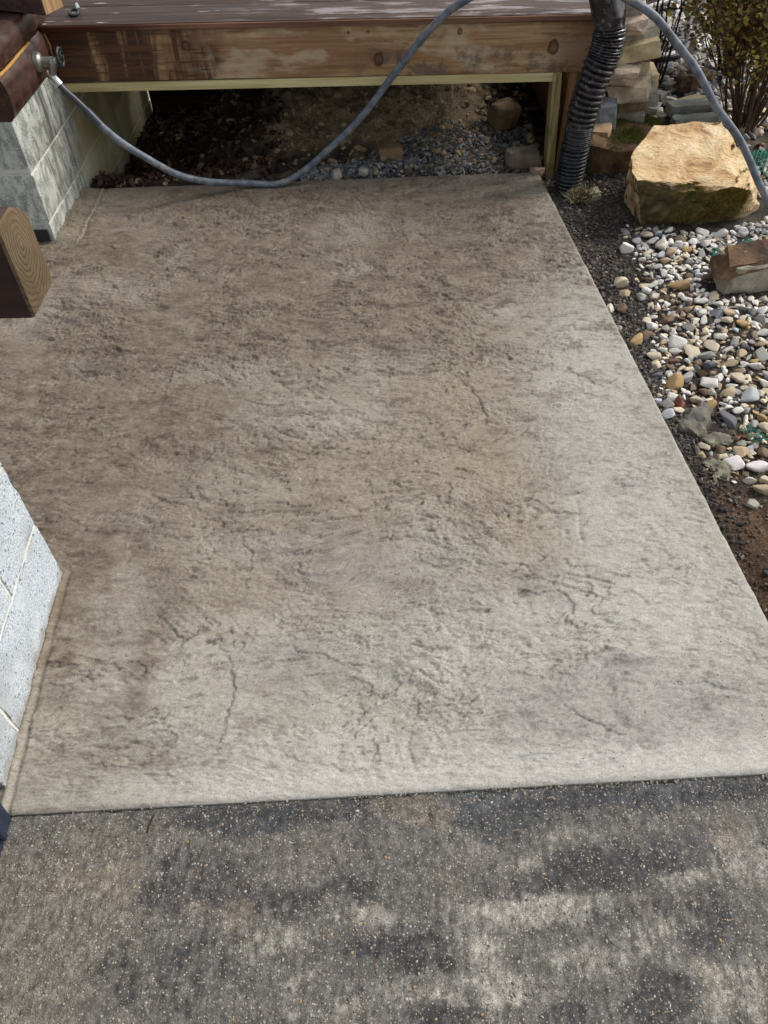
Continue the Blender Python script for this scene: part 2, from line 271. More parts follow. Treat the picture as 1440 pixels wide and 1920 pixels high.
DRIVE_STAINS = [(-0.047, 0.36, 0.075, 0.022, 0.9, 'l'), (0.264, 0.368, 0.14, 0.024, 0.9, 'l'), (0.156, 0.291, 0.058, 0.052, 0.8, 'l'), (0.019, 0.24, 0.066, 0.021, 0.7, 'l'), (0.347, 0.278, 0.086, 0.031, 0.7, 'l'), (0.48, 0.31, 0.058, 0.044, 0.6, 'l'), (0.695, 0.454, 0.062, 0.05, 0.8, 'l'), (0.57, 0.417, 0.061, 0.025, 0.7, 'l'), (0.583, 0.233, 0.093, 0.049, 0.7, 'l'), (0.196, 0.228, 0.103, 0.029, 0.7, 'l'), (-0.214, 0.324, 0.059, 0.021, 0.7, 'l'), (0.275, 0.441, 0.062, 0.024, 0.7, 'l'), (-0.113, 0.207, 0.074, 0.024, 0.5, 'l'), (-0.171, 0.256, 0.038, 0.016, 0.5, 'l'), (0.448, 0.382, 0.06, 0.022, 0.5, 'l'), (0.37, 0.501, 0.096, 0.021, 0.5, 'l'), (0.154, 0.475, 0.063, 0.022, 0.4, 'l'), (-0.65, 0.405, 0.154, 0.109, 0.7, 'o'), (-0.654, 0.281, 0.126, 0.106, 0.8, 'o'), (-0.521, 0.521, 0.14, 0.043, 0.4, 'o'), (-0.184, 0.473, 0.095, 0.041, 0.4, 'o'), (0.107, 0.408, 0.051, 0.029, 0.5, 'o'), (0.317, 0.442, 0.052, 0.02, 0.5, 'o'), (-0.341, 0.546, 0.12, 0.028, 0.8, 's'), (0.106, 0.547, 0.076, 0.026, 0.9, 's'), (0.245, 0.53, 0.086, 0.034, 1.0, 's'), (0.458, 0.563, 0.142, 0.029, 1.0, 's'), (0.713, 0.57, 0.087, 0.027, 0.9, 's'), (-0.189, 0.556, 0.066, 0.022, 0.7, 's'), (-0.078, 0.412, 0.051, 0.025, 0.8, 'd'), (0.002, 0.309, 0.107, 0.015, 1.0, 'd'), (0.039, 0.266, 0.057, 0.022, 0.9, 'd'), (0.354, 0.417, 0.143, 0.029, 0.7, 'd'), (0.479, 0.231, 0.056, 0.057, 0.8, 'd'), (-0.346, 0.427, 0.134, 0.069, 0.5, 'd'), (-0.424, 0.285, 0.135, 0.061, 0.5, 'd'), (0.466, 0.459, 0.146, 0.03, 0.7, 'd'), (0.588, 0.343, 0.049, 0.055, 0.7, 'd'), (-0.179, 0.386, 0.081, 0.021, 0.6, 'd'), (0.091, 0.203, 0.065, 0.024, 0.8, 'd'), (0.324, 0.206, 0.055, 0.024, 0.6, 'd'), (0.464, 0.364, 0.07, 0.028, 0.6, 'd')]
# ------------------------------------------------------------------ materials
# stamped slab: stain and painted relief shading come in per vertex, grain here
n = NB('stamped_concrete', .75, .3)
g1 = n.noise(260, 3); g2 = n.noise(38, 4, n.map(scale=(1, 2.2, 1))); pits = n.voro(75); pit_on = n.noise(7, 2)
g3 = n.noise(620, 2)
c = n.mix(1, n.attr(), n.ramp(g1, [(.28, .78), (.5, 1.0), (.72, 1.16)]), 'MULTIPLY')
c = n.mix(1, c, n.ramp(g2, [(.30, .90), (.62, 1.05)]), 'MULTIPLY')
c = n.mix(1, c, n.ramp(g3, [(.3, .72), (.7, 1.25)]), 'MULTIPLY')
pm = n.math('MULTIPLY', n.smooth(pits, .16, .06), n.smooth(pit_on, .52, .64))
c = n.mix(n.math('MULTIPLY', pm, .8), c, lin(70, 64, 60))
n.color(c); n.bump(n.math('ADD', n.math('MULTIPLY', g1, .35), n.math('MULTIPLY', g2, .9)), .003, .55); n.bump(pm, -.003, .9)
M_slab = n.mat
# old driveway: worn exposed aggregate
n = NB('exposed_aggregate', .82, .3)
cells = n.voro(150, out='Color'); dist = n.voro(150); r, gg, bb = n.sep(cells)
fine = n.noise(420, 2); mid = n.noise(60, 4, n.map(scale=(1.6, .7, 1)))
c = n.mix(1, n.attr(), n.ramp(fine, [(.3, .55), (.7, 1.5)]), 'MULTIPLY')
c = n.mix(1, c, n.ramp(mid, [(.3, .68), (.7, 1.3)]), 'MULTIPLY')
stonec = n.ramp(gg, [(0, lin(92, 90, 92)), (.3, lin(150, 140, 125)), (.5, lin(120, 100, 80)), (.62, lin(200, 195, 185)), (.8, lin(110, 105, 100)), (.95, lin(168, 134, 88)), (1, lin(225, 222, 215))])
on = n.math('MULTIPLY', n.smooth(r, .62, .68), n.smooth(dist, .42, .30))
c = n.mix(n.math('MULTIPLY', on, .45), c, stonec)
cells2 = n.voro(270, out='Color'); d2 = n.voro(270); r2, g2_, b2 = n.sep(cells2)
on2 = n.math('MULTIPLY', n.smooth(r2, .74, .8), n.smooth(d2, .45, .3))
c = n.mix(n.math('MULTIPLY', on2, .75), c, n.ramp(g2_, [(0, lin(54, 52, 52)), (.4, lin(140, 132, 120)), (.75, lin(176, 164, 146)), (1, lin(206, 196, 182))]))
n.color(c); n.bump(n.math('ADD', fine, n.math('MULTIPLY', on, .8)), .0018, .9)
M_drive = n.mat
n = NB('soil', .95, .15)
g1 = n.noise(120, 4); g2 = n.noise(22, 5)
c = n.mix(1, n.attr(), n.ramp(g1, [(.3, .5), (.7, 1.5)]), 'MULTIPLY'); c = n.mix(1, c, n.ramp(g2, [(.3, .65), (.7, 1.3)]), 'MULTIPLY')
n.color(c); n.bump(n.math('ADD', g1, g2), .01, .9); M_soil = n.mat
# concrete block, mottled, lime wash streaks, tan parging towards the back
n = NB('block_old', .9, .2)
x, y, z = n.sep(n.pos)
speck = n.noise(170, 3); blot = n.noise(9, 4); streak = n.noise(1, 4, n.map(scale=(26, 26, 3.4)), .7)
c = n.mix(n.smooth(n.math('ADD', n.math('MULTIPLY', speck, .4), n.math('MULTIPLY', n.noise(34, 5, n.map(scale=(1, 1, .55))), .6)), .42, .60), lin(138, 142, 134), lin(200, 203, 194))
c = n.mix(n.math('MULTIPLY', n.smooth(blot, .5, .66), .65), c, lin(214, 218, 210))
sm = n.math('MULTIPLY', n.smooth(streak, .50, .60), n.math('MULTIPLY', n.smooth(y, 2.98, 3.12), n.smooth(y, 3.56, 3.40)))
sm = n.math('MULTIPLY', sm, n.smooth(z, .02, .12))
c = n.mix(n.math('MULTIPLY', sm, .55), c, lin(118, 110, 98))
yy = n.math('ADD', y, n.math('MULTIPLY', n.math('SUBTRACT', blot, .5), .35)); yy = n.math('ADD', yy, n.math('MULTIPLY', z, -.25))
par = n.smooth(yy, 3.36, 3.44)
parc = n.mix(n.smooth(n.noise(5, 3), .35, .7), lin(176, 162, 122), lin(204, 196, 168))
c = n.mix(par, c, parc)
n.color(c); n.bump(n.math('ADD', speck, n.math('MULTIPLY', blot, .5)), .004, .8); M_block = n.mat
n = NB('block_light', .9, .2)
speck = n.noise(230, 3); blot = n.noise(14, 4); holes = n.voro(70)
c = n.mix(n.smooth(speck, .36, .6), lin(156, 165, 172), lin(204, 212, 218))
c = n.mix(n.math('MULTIPLY', n.smooth(holes, .30, .14), n.smooth(blot, .44, .54)), c, lin(112, 116, 120))
c = n.mix(n.math('MULTIPLY', n.smooth(blot, .56, .68), .5), c, lin(206, 212, 215))
zz = n.sep(n.pos)[2]; c = n.mix(n.math('MULTIPLY', n.smooth(n.math('ADD', zz, n.math('MULTIPLY', n.noise(25, 4), .09)), .085, .045), .6), c, lin(128, 116, 98))
big = n.noise(5, 4); c = n.mix(n.math('MULTIPLY', n.smooth(big, .48, .66), .45), c, lin(150, 152, 148))
n.color(c); n.bump(n.math('ADD', speck, n.math('MULTIPLY', n.smooth(holes, .2, .0), -.8)), .003, .7); M_pblock = n.mat
n = NB('mortar_light', .95, .1); n.color(n.mix(n.noise(90, 3), lin(196, 196, 184), lin(222, 222, 212))); n.bump(n.noise(200, 3), .002); M_mortar = n.mat
n = NB('mortar_cream', .95, .1); n.color(n.mix(n.noise(30, 3), lin(208, 207, 196), lin(226, 225, 214))); n.bump(n.noise(200, 3), .002); M_pmortar = n.mat

def wood(name, light, dark, axis=0, rough=.7, spec=.3, grain=60, knots=True):
    n = NB(name, rough, spec)
    sc = [grain]*3; sc[axis] = 2.2
    v = n.map(scale=tuple(sc)); g = n.noise(1, 5, v, .6, .6)
    sc2 = [grain*.22]*3; sc2[axis] = .9
    g2 = n.noise(1, 3, n.map(scale=tuple(sc2)), .5, 1.2)
    c = n.mix(n.smooth(g, .35, .68), light, dark)
    c = n.mix(n.math('MULTIPLY', n.smooth(g2, .45, .65), .5), c, dark)
    return n, c, g, g2
n, c, g, g2 = wood('pale_pine', lin(222, 210, 160), lin(184, 168, 116), 0); n.color(c); n.bump(g, .0015); M_pale = n.mat
n, c, g, g2 = wood('pale_pine_post', lin(176, 160, 112), lin(120, 104, 66), 2)
al = n.noise(14, 4); c = n.mix(n.math('MULTIPLY', n.smooth(al, .55, .68), .7), c, lin(92, 98, 44)); n.color(c); n.bump(g, .002); M_post = n.mat
n, c, g, g2 = wood('brown_post', lin(150, 112, 72), lin(84, 58, 36), 2); n.color(c); n.bump(g, .003); M_bpost = n.mat
# rim beam : bare brown pine, dark stain at the left with scraped streaks, blotches at the right
n, c, g, g2 = wood('rim_beam_wood', lin(190, 158, 116), lin(146, 108, 72), 0, .62, .35)
x, y, z = n.sep(n.pos)
warp = n.noise(6, 4); 
xs = n.math('ADD', x, n.math('MULTIPLY', n.math('SUBTRACT', warp, .5), .5)); xs = n.math('ADD', xs, n.math('MULTIPLY', n.math('SUBTRACT', z, .5), -.5))
stain = n.smooth(xs, -.62, -.78)
scr = n.noise(1, 4, n.map(scale=(14, 14, 2.0)), .6, .5); scr2 = n.noise(1, 3, n.map(scale=(6, 6, 90)), .5)
bare = n.math('MULTIPLY', n.smooth(n.math('ADD', scr, n.math('MULTIPLY', n.math('SUBTRACT', g, .5), .35)), .47, .64), n.smooth(scr2, .30, .50)); bare = n.math('MULTIPLY', bare, n.smooth(x, -1.26, -1.14))
stain = n.math('MULTIPLY', stain, n.math('SUBTRACT', 1, n.math('MULTIPLY', bare, .95)))
c = n.mix(n.math('MULTIPLY', n.smooth(n.noise(4.2, 4, n.map(scale=(.7, 1, 1.6))), .46, .62), .6), c, lin(138, 98, 70))
c = n.mix(n.math('MULTIPLY', n.smooth(n.noise(1, 5, n.map(scale=(3.2, 10, 9)), .65), .50, .62), .55), c, lin(206, 190, 160))
c = n.mix(n.math('MULTIPLY', n.smooth(n.noise(1, 5, n.map(scale=(5, 10, 26)), .7), .56, .66), .5), c, lin(86, 70, 58))
bl = n.math('MULTIPLY', n.smooth(n.noise(11, 5, rough=.7), .48, .60), n.math('MULTIPLY', n.smooth(z, .53, .47), n.smooth(x, -.15, .05)))
c = n.mix(n.math('MULTIPLY', bl, .7), c, lin(92, 84, 82))
c = n.mix(n.math('MULTIPLY', n.smooth(x, .62, .9), .7), c, lin(104, 66, 40))
dk = n.mix(n.smooth(g, .35, .65), lin(100, 66, 44), lin(58, 38, 28))
c = n.mix(stain, c, dk)
def knot(n, c, kx, kz, r, col):
    d = n.math('SQRT', n.math('ADD', n.math('POWER', n.math('DIVIDE', n.math('SUBTRACT', x, kx), r), 2), n.math('POWER', n.math('DIVIDE', n.math('SUBTRACT', z, kz), r*1.25), 2)))
    d = n.math('ADD', d, n.math('MULTIPLY', n.math('SUBTRACT', n.noise(40, 2), .5), .7))
    ringm = n.math('MULTIPLY', n.smooth(d, 1.25, .85), n.math('ADD', .55, n.math('MULTIPLY', n.smooth(d, .35, .9), .45)))
    c = n.mix(n.math('MULTIPLY', n.smooth(d, 1.1, .7), .5), c, lin(150, 104, 66))
    return n.mix(n.math('MULTIPLY', ringm, .85), c, col)
for kx, kz, r_ in ((-.765, .535, .016), (.19, .53, .013), (.74, .50, .022), (.35, .565, .01), (-.1, .57, .005), (-.02, .572, .004), (.02, .47, .02)):
    c = knot(n, c, kx, kz, r_, lin(58, 36, 24))
n.color(c); n.bump(g, .0012, .8); n.rough(n.ramp(stain, [(0, .65), (1, .42)])); M_beam = n.mat
# dark stained, weathered deck boards
n, c, g, g2 = wood('deck_board_wood', lin(88, 68, 56), lin(50, 39, 34), 0, .6, .22, 80)
wx = n.math('MULTIPLY', n.smooth(n.noise(1, 5, n.map(scale=(3.5, 16, 16)), .6), .50, .62), n.smooth(n.sep(n.pos)[0], -.75, -.2))
c = n.mix(n.math('MULTIPLY', wx, .8), c, lin(146, 138, 136))
c = n.mix(n.math('MULTIPLY', n.smooth(n.noise(1, 4, n.map(scale=(5, 30, 30))), .64, .7), .8), c, lin(198, 192, 190))
n.color(c); n.bump(g, .002); M_deck = n.mat
n, c, g, g2 = wood('deck_nose_wood', lin(140, 104, 80), lin(100, 68, 52), 0, .6, .3, 70)
c = n.mix(n.smooth(n.math('ADD', n.sep(n.pos)[0], n.math('MULTIPLY', n.noise(8, 3), .4)), -.6, -.9), c, lin(70, 32, 22)); n.color(c); n.bump(g, .0015); M_nose = n.mat
# glossy dark brown log stain
n, c, g, g2 = wood('log_stain', lin(78, 52, 42), lin(48, 30, 26), 1, .42, .5, 40)
sc = n.noise(11, 5); c = n.mix(n.math('MULTIPLY', n.smooth(sc, .6, .74), .5), c, lin(112, 86, 74)); n.color(c); n.bump(n.noise(16, 4), .004, .6); n.bump(g, .001); n.rough(n.ramp(sc, [(.3, .32), (.7, .6)])); M_log = n.mat
n, c, g, g2 = wood('log_end_stain', lin(76, 40, 30), lin(46, 24, 20), 0, .4, .5, 40); n.color(c); n.bump(g, .001); M_log_front = n.mat
n = NB('caulk', .5, .4); n.color(n.mix(n.noise(50, 3), lin(186, 150, 78), lin(140, 92, 44))); M_caulk = n.mat
n, c, g, g2 = wood('sawn_end', lin(176, 146, 108), lin(140, 108, 76), 2, .8, .2, 90); n.color(c); n.bump(g, .001); M_sawn = n.mat
# end grain with rings (object space, pith off centre)
n = NB('end_grain', .85, .2)
ov = n.map(n.obj, scale=(0, 1.25, .95), loc=(0, .004, -.012))
wv = n.t.nodes.new('ShaderNodeTexWave'); wv.wave_type = 'RINGS'; wv.rings_direction = 'X'; wv.wave_profile = 'SAW'
n.set(wv.inputs['Vector'], ov); wv.inputs['Scale'].default_value = 44; wv.inputs['Distortion'].default_value = 5.5; wv.inputs['Detail'].default_value = 3; wv.inputs['Detail Scale'].default_value = .9
c = n.mix(n.smooth(wv.outputs['Fac'], .45, .95), lin(114, 98, 75), lin(84, 68, 51))
c = n.mix(n.math('MULTIPLY', n.smooth(n.noise(26, 5), .42, .62), .65), c, lin(102, 84, 63))
n.color(c); n.bump(wv.outputs['Fac'], -.002, .7); n.bump(n.noise(1, 3, n.map(n.obj, scale=(1, 700, 60))), .0012); M_endgrain = n.mat
n, c, g, g2 = wood('timber_dark', lin(74, 50, 40), lin(38, 26, 24), 0, .45, .4, 60); n.color(c); n.bump(g, .0015); M_timber = n.mat

# stones
def stone_mat(name, var=.35, rough=.75, bump=.006, freq=24):
    n = NB(name, rough, .3); oc, rnd = n.ocol(); g = n.noise(freq, 5, n.obj); f = n.noise(freq*7, 3, n.obj)
    c = n.mix(1, oc, n.ramp(g, [(.28, 1-var), (.72, 1+var*.6)]), 'MULTIPLY')
    c = n.mix(1, c, n.ramp(f, [(.3, .85), (.7, 1.12)]), 'MULTIPLY')
    n.color(c); n.bump(n.math('ADD', g, n.math('MULTIPLY', f, .3)), bump, .6); return n, c
n, c = stone_mat('river_stone', .34, .6, .004, 26)
v = n.smooth(n.noise(20, 3, n.obj), .60, .68); n.color(n.mix(n.math('MULTIPLY', v, .35), c, lin(150, 128, 92))); M_peb = n.mat
n, c = stone_mat('wall_stone', .4, .85, .007, 22); lich = n.noise(13, 4)
c = n.mix(n.math('MULTIPLY', n.smooth(lich, .52, .66), .5), c, lin(150, 146, 120)); n.color(c); M_dry = n.mat
n = NB('river_stone_mix', .65, .3); c = n.mix(1, n.attr(), n.ramp(n.noise(70, 4), [(.3, .75), (.7, 1.15)]), 'MULTIPLY'); n.color(c); n.bump(n.noise(90, 3), .002); M_mix = n.mat
n = NB('clod', .7, .35); c = n.mix(1, n.attr(), n.ramp(n.noise(160, 3), [(.3, .6), (.7, 1.3)]), 'MULTIPLY'); n.color(c); n.bump(n.noise(160, 3), .003); M_clod = n.mat
# golden boulder: pale ochre cleft face, browner low front with lichen and painted shade
n = NB('golden_boulder', .8, .3)
x, y, z = n.sep(n.pos); v = n.map(scale=(1, 1.0, 2.6), rot=(0, R(-14), R(24)))
g = n.noise(9, 6, v, .62, .5); f = n.noise(60, 4, n.map(scale=(1, 2, 3))); h = n.noise(4, 4)
c = n.ramp(g, [(.26, lin(120, 92, 60)), (.38, lin(192, 154, 108)), (.52, lin(220, 190, 144)), (.66, lin(228, 210, 174)), (.8, lin(180, 160, 140))])
c = n.mix(n.math('MULTIPLY', n.smooth(h, .53, .66), .5), c, lin(176, 130, 76))
c = n.mix(n.math('MULTIPLY', n.smooth(x, 1.42, 1.60), .5), c, lin(220, 202, 162))
c = n.mix(1, c, n.ramp(f, [(.3, .82), (.7, 1.1)]), 'MULTIPLY')
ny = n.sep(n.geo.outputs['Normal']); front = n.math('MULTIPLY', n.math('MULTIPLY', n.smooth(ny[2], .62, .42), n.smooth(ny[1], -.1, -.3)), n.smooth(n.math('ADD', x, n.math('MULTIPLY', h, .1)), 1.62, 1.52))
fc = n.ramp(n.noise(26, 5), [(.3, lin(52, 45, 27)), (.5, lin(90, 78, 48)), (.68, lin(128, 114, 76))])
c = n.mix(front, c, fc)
n.color(c); n.bump(g, .035, .9); n.bump(f, .006, .9); M_boulder = n.mat
n = NB('brown_boulder', .85, .25); g = n.noise(11, 5); c = n.ramp(g, [(.3, lin(58, 45, 35)), (.5, lin(98, 74, 54)), (.7, lin(132, 106, 78))]); n.color(c); n.bump(g, .012); n.bump(n.noise(70, 4), .004); M_bboulder = n.mat
n = NB('moss', .95, .1); c = n.mix(1, n.attr(), n.ramp(n.noise(60, 3), [(.3, .6), (.7, 1.3)]), 'MULTIPLY'); n.color(c); M_moss = n.mat
# hose, metals, plastics
n = NB('grey_hose', .55, .4); v = n.noise(30, 4); c = n.mix(n.smooth(v, .35, .7), lin(86, 94, 104), lin(122, 129, 137)); c = n.mix(n.math('MULTIPLY', n.smooth(n.noise(14, 6, rough=.75), .54, .62), .7), c, lin(146, 142, 132)); n.color(n.mix(n.math('MULTIPLY', n.smooth(n.noise(21, 5, rough=.7), .58, .66), .6), c, lin(70, 66, 62))); n.bump(n.noise(160, 2), .0006); M_hose = n.mat
n = NB('dark_sleeve', .45, .5); n.color(n.mix(n.noise(40, 3), lin(38, 44, 52), lin(62, 68, 76))); M_sleeve = n.mat
n = NB('cast_metal', .42, .5); n.color(n.mix(n.noise(60, 3), lin(132, 132, 124), lin(176, 174, 164))); n.b.inputs['Metallic'].default_value = .75; n.bump(n.noise(120, 3), .0012); M_metal = n.mat
n = NB('bright_ferrule', .3, .5); n.color((.72, .72, .70)); n.b.inputs['Metallic'].default_value = .85; M_ferr = n.mat
n = NB('black_rubber', .5, .45); n.color(n.mix(n.noise(60, 3), (.012, .012, .014), (.03, .03, .034))); M_black = n.mat
n = NB('brown_plastic', .32, .5); sp = n.noise(22, 4); c = n.mix(n.smooth(sp, .4, .7), lin(38, 35, 37), lin(62, 57, 60))
dust = n.smooth(n.noise(50, 5), .56, .68); c = n.mix(n.math('MULTIPLY', dust, .4), c, lin(150, 142, 132)); n.color(c); n.rough(n.ramp(dust, [(0, .17), (1, .5)])); n.bump(n.noise(60, 3), .001); M_brownp = n.mat
n = NB('black_drain', .28, .5); c = n.mix(n.smooth(n.noise(60, 4), .5, .7), (.010, .012, .016), (.05, .052, .055)); n.color(c); M_drain = n.mat
n = NB('navy_tote', .5, .4); sc = n.noise(1, 3, n.map(scale=(60, 60, 5))); n.color(n.mix(sc, lin(24, 30, 44), lin(50, 60, 82))); n.bump(sc, .001); M_tote = n.mat
n = NB('green_net', .5, .4); n.color(n.mix(n.noise(40, 2), lin(20, 100, 78), lin(64, 150, 130))); M_net = n.mat
n = NB('leaf', .65, .3); oc = n.attr(); n.color(n.mix(1, oc, n.ramp(n.noise(25, 2), [(.3, .7), (.7, 1.25)]), 'MULTIPLY')); M_leaf = n.mat
n = NB('stem_bark', .9, .15); n.color(n.mix(n.noise(50, 3, n.map(scale=(1, 1, .3))), lin(58, 44, 36), lin(116, 94, 74))); n.bump(n.noise(80, 3), .002); M_stem = n.mat
n = NB('dark_bark', .9, .15); n.color(n.mix(n.noise(50, 3), lin(36, 28, 26), lin(70, 54, 46))); M_dbark = n.mat
# ------------------------------------------------------------------ setting: slab, driveway, ground
def edge_x(y): return .929+(.992-y)*.0752
def front_y(x): return .563+(x+.765)*.032
def back_y(x): return 3.365+(x+1.2)*.0324
def c3(*rgb): return np.array(lin(*rgb))

nx, ny = 780, 880
s = np.linspace(0, 1, nx)[None, :]; t = np.linspace(0, 1, ny)[:, None]**1.18
y0 = .563; Yg = .56+t*(3.42-.56)+0*s
Xg = -1.72+s*(edge_x(Yg)+1.72)
fy = front_y(Xg); by = back_y(Xg); Yg = fy+t*(by-fy)
wob = .0035*fbm2(Yg*11, Yg*0+2., 4, 5)-.006*sst(.35, .6, fbm2(Yg*9, Yg*0+5., 3, 6)); Xg = -1.72+s*(edge_x(Yg)+wob+1.72)
X, Y = Xg.ravel(), Yg.ravel()
wx = X+.10*fbm2(X*2.1, Y*2.6, 3, 1); wy = Y+.07*fbm2(X*2.1+9, Y*2.6, 3, 2)
# cleft slate: stacked flakes with sharp jagged edges, mostly drawn out across the slab
def flakes(nz, levels, sharp=.93):
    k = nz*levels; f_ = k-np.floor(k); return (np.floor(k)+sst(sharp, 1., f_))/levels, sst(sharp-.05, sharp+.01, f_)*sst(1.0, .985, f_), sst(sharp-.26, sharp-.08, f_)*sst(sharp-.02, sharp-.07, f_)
big = fbm2(X*1.1, Y*1.5, 3, 3); patch = fbm2(X*2.4, Y*3.2, 3, 8); patch2 = fbm2(X*3.3+5, Y*4.1, 3, 9)
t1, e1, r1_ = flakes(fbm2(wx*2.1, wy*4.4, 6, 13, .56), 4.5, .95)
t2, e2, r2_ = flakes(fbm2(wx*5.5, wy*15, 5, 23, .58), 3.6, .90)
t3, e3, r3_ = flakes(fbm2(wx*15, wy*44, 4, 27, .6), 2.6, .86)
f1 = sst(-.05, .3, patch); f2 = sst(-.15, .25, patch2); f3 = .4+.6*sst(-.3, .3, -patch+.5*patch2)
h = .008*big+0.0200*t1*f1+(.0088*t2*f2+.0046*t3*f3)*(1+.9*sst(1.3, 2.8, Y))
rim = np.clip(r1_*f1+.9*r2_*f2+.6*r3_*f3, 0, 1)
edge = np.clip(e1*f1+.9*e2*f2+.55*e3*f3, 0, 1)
amp = .5+.6*sst(-.2, .5, fbm2(X*2.6, Y*3.6, 3, 12))
h += amp*(.0020*fbm2(wx*13, wy*26, 3, 20)+.0030*(1-2*np.abs(fbm2(wx*30, wy*74, 3, 25, .6))))
h += .0010*fbm2(X*95, Y*150, 3, 30)
dash = sst(.36, .60, fbm2(wx*17, wy*56, 3, 40))*sst(-.1, .3, fbm2(X*3, Y*4, 2, 44)); h -= dash*.0034
crackm = np.zeros_like(h)
rg = np.random.default_rng(21)
def carve(P, dep, side, wid):
    global h, crackm
    P = np.array(P); q, _ = resample(np.c_[catmull(np.c_[P, np.zeros(len(P))], 8)], max(8, int(len(P)*16)))
    q = q[:, :2]; q = q+.012*np.stack([perlin2(q[:, 0]*16, q[:, 1]*16, 61), perlin2(q[:, 0]*16, q[:, 1]*16, 62)], 1)+.007*np.stack([perlin2(q[:, 0]*60, q[:, 1]*55, 63), perlin2(q[:, 0]*60, q[:, 1]*60, 64)], 1)
    lo = q.min(0)-.06; hi = q.max(0)+.06
    I = np.where((X > lo[0]) & (X < hi[0]) & (Y > lo[1]) & (Y < hi[1]))[0]
    if len(I) == 0: return
    px, py = X[I], Y[I]; bd = np.full(len(I), 9.); bs = np.zeros(len(I)); bt = np.zeros(len(I))
    for a in range(len(q)-1):
        d = q[a+1]-q[a]; L = d@d+1e-12
        tt = np.clip(((px-q[a, 0])*d[0]+(py-q[a, 1])*d[1])/L, 0, 1)
        ex = px-q[a, 0]-tt*d[0]; ey = py-q[a, 1]-tt*d[1]; dd = np.hypot(ex, ey); mk = dd < bd
        bd[mk] = dd[mk]; bs[mk] = np.sign(d[0]*ey-d[1]*ex)[mk]; bt[mk] = ((a+tt)/(len(q)-1))[mk]
    env = np.sin(np.pi*np.clip(bt, 0.02, .98))**.4*(.55+.45*perlin2(bt*7+a, bt*0+dep*999, 66))
    g = np.exp(-(bd/wid)**2)
    h[I] += env*(-.55*dep*g+side*bs*dep*1.5*np.exp(-bd/.026))
    crackm[I] = np.maximum(crackm[I], env*np.exp(-(bd/(wid*.9))**2))
for i, P in enumerate(CRACKS): carve(P, .0024, -1 if i % 3 else 1, .0034)
for i in range(430):                                   # shorter random ledge lines
    cx, cy = rg.uniform(-1.5, .9), .6+2.75*rg.random()**.9
    a = rg.normal(0, .38); L = rg.uniform(.07, .32); n_ = 4
    tt = np.linspace(-.5, .5, n_)
    P = np.stack([cx+tt*L*math.cos(a), cy+tt*L*math.sin(a)*.8+rg.normal(0, .016, n_)], 1); carve(P, rg.uniform(.0012, .0027), rg.choice([-1, 1]), .003)
# pop-outs
for (hx, hy) in [(.49, 1.28), (-.385, 1.0), (.335, .93), (.42, 1.3), (-.62, 1.62), (.62, .74), (.1, 1.55)]:
    d = np.hypot(X-hx, Y-hy); h -= .006*np.exp(-(d/.0065)**2); crackm = np.maximum(crackm, np.exp(-(d/.007)**2))
# smooth trowelled margins: along the front joint, the outer edge and the back
em = sst(.05, .0, Y-front_y(X))+sst(.035, .0, edge_x(Y)-X)+sst(.07, .03, back_y(X)-Y); em = np.clip(em, 0, 1)
h = h*(1-.72*em)
band = sst(.43, .33, edge_x(Y)-X+.02*perlin2(Y*3, Y*0+.5, 8))*sst(2.75, 2.1, Y); front = sst(.17, .09, Y-front_y(X)+.03*fbm2(X*5, Y*5, 2, 9)); calm = np.clip(band*.55+front*.6, 0, .75)
h = h*(1-.6*calm)-.0024*np.exp(-((edge_x(Y)-X-.375+.03*fbm2(Y*3, Y*0+3.5, 4, 19)+.10*(Y-1.4))/.006)**2)*sst(2.0, 1.7, Y)*sst(-.15, .2, fbm2(Y*5, X*2, 2, 18))*sst(.95, 1.2, Y)
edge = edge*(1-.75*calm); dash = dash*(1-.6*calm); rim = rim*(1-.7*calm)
h -= .007*np.clip(1-(edge_x(Y)-X)/.012, 0, 1)**2+.006*np.clip(1-(Y-front_y(X))/.012, 0, 1)**2+.004*np.clip(1-(back_y(X)-Y)/.01, 0, 1)**2
# mortar-like bead where the slab meets the pier and the foundation
pierx = -.808-.0559*(Y-.606); dpier = X-pierx; inp = sst(1.2, 1.17, Y)
h += inp*(.007*np.exp(-((dpier-.004)/.008)**2)-.004*np.exp(-((dpier-.018)/.003)**2))
dfw = X+1.33; inw = sst(2.88, 2.93, Y)
h += inw*(.012*sst(.09, .0, dfw)+.004*np.exp(-((dfw-.090)/.005)**2)-.004*np.exp(-((dfw-.099)/.003)**2))
# stain colours (acid stain, release powder on the concrete) and painted relief shading
base = c3(150, 145, 134); tan = c3(143, 129, 107); brown = c3(92, 77, 63); light = c3(174, 172, 164); lav = c3(139, 134, 134); dark = c3(92, 88, 86)
N1 = fbm2(X*3.2, Y*4.6, 5, 70, .6); N2 = fbm2(X*8, Y*17, 4, 75, .6); N3 = fbm2(X*26, Y*52, 3, 80, .6); N4 = fbm2(X*1.4, Y*1.9, 3, 85)
acc = {q_: np.zeros_like(h) for q_ in 'bltvd'}
Xw = X+.07*fbm2(X*4, Y*4, 4, 90); Yw = Y+.06*fbm2(X*4+7, Y*5, 4, 91)
for bx, by_, rx, ry, a, kk in BLOBS:
    acc[kk] += a*np.exp(-.75*(((Xw-bx)/rx)**2+((Yw-by_)/ry)**2))
bw = sst(.02, .95, .62*np.clip(acc['b'], 0, 1.5)+.30*N1+.22*N2+.13*N3+.16+.22*sst(1.9, 2.8, Y)+.15*sst(.2, -.9, X))
col = base[None]*(1+.05*N4[:, None])
TB = sst(.95, 1.5, Y+.35*N1-.3*(X-.2))*sst(.72, .35, X+.12*N1+.06*(Y-2)-.25*sst(2.2, 3.0, Y))
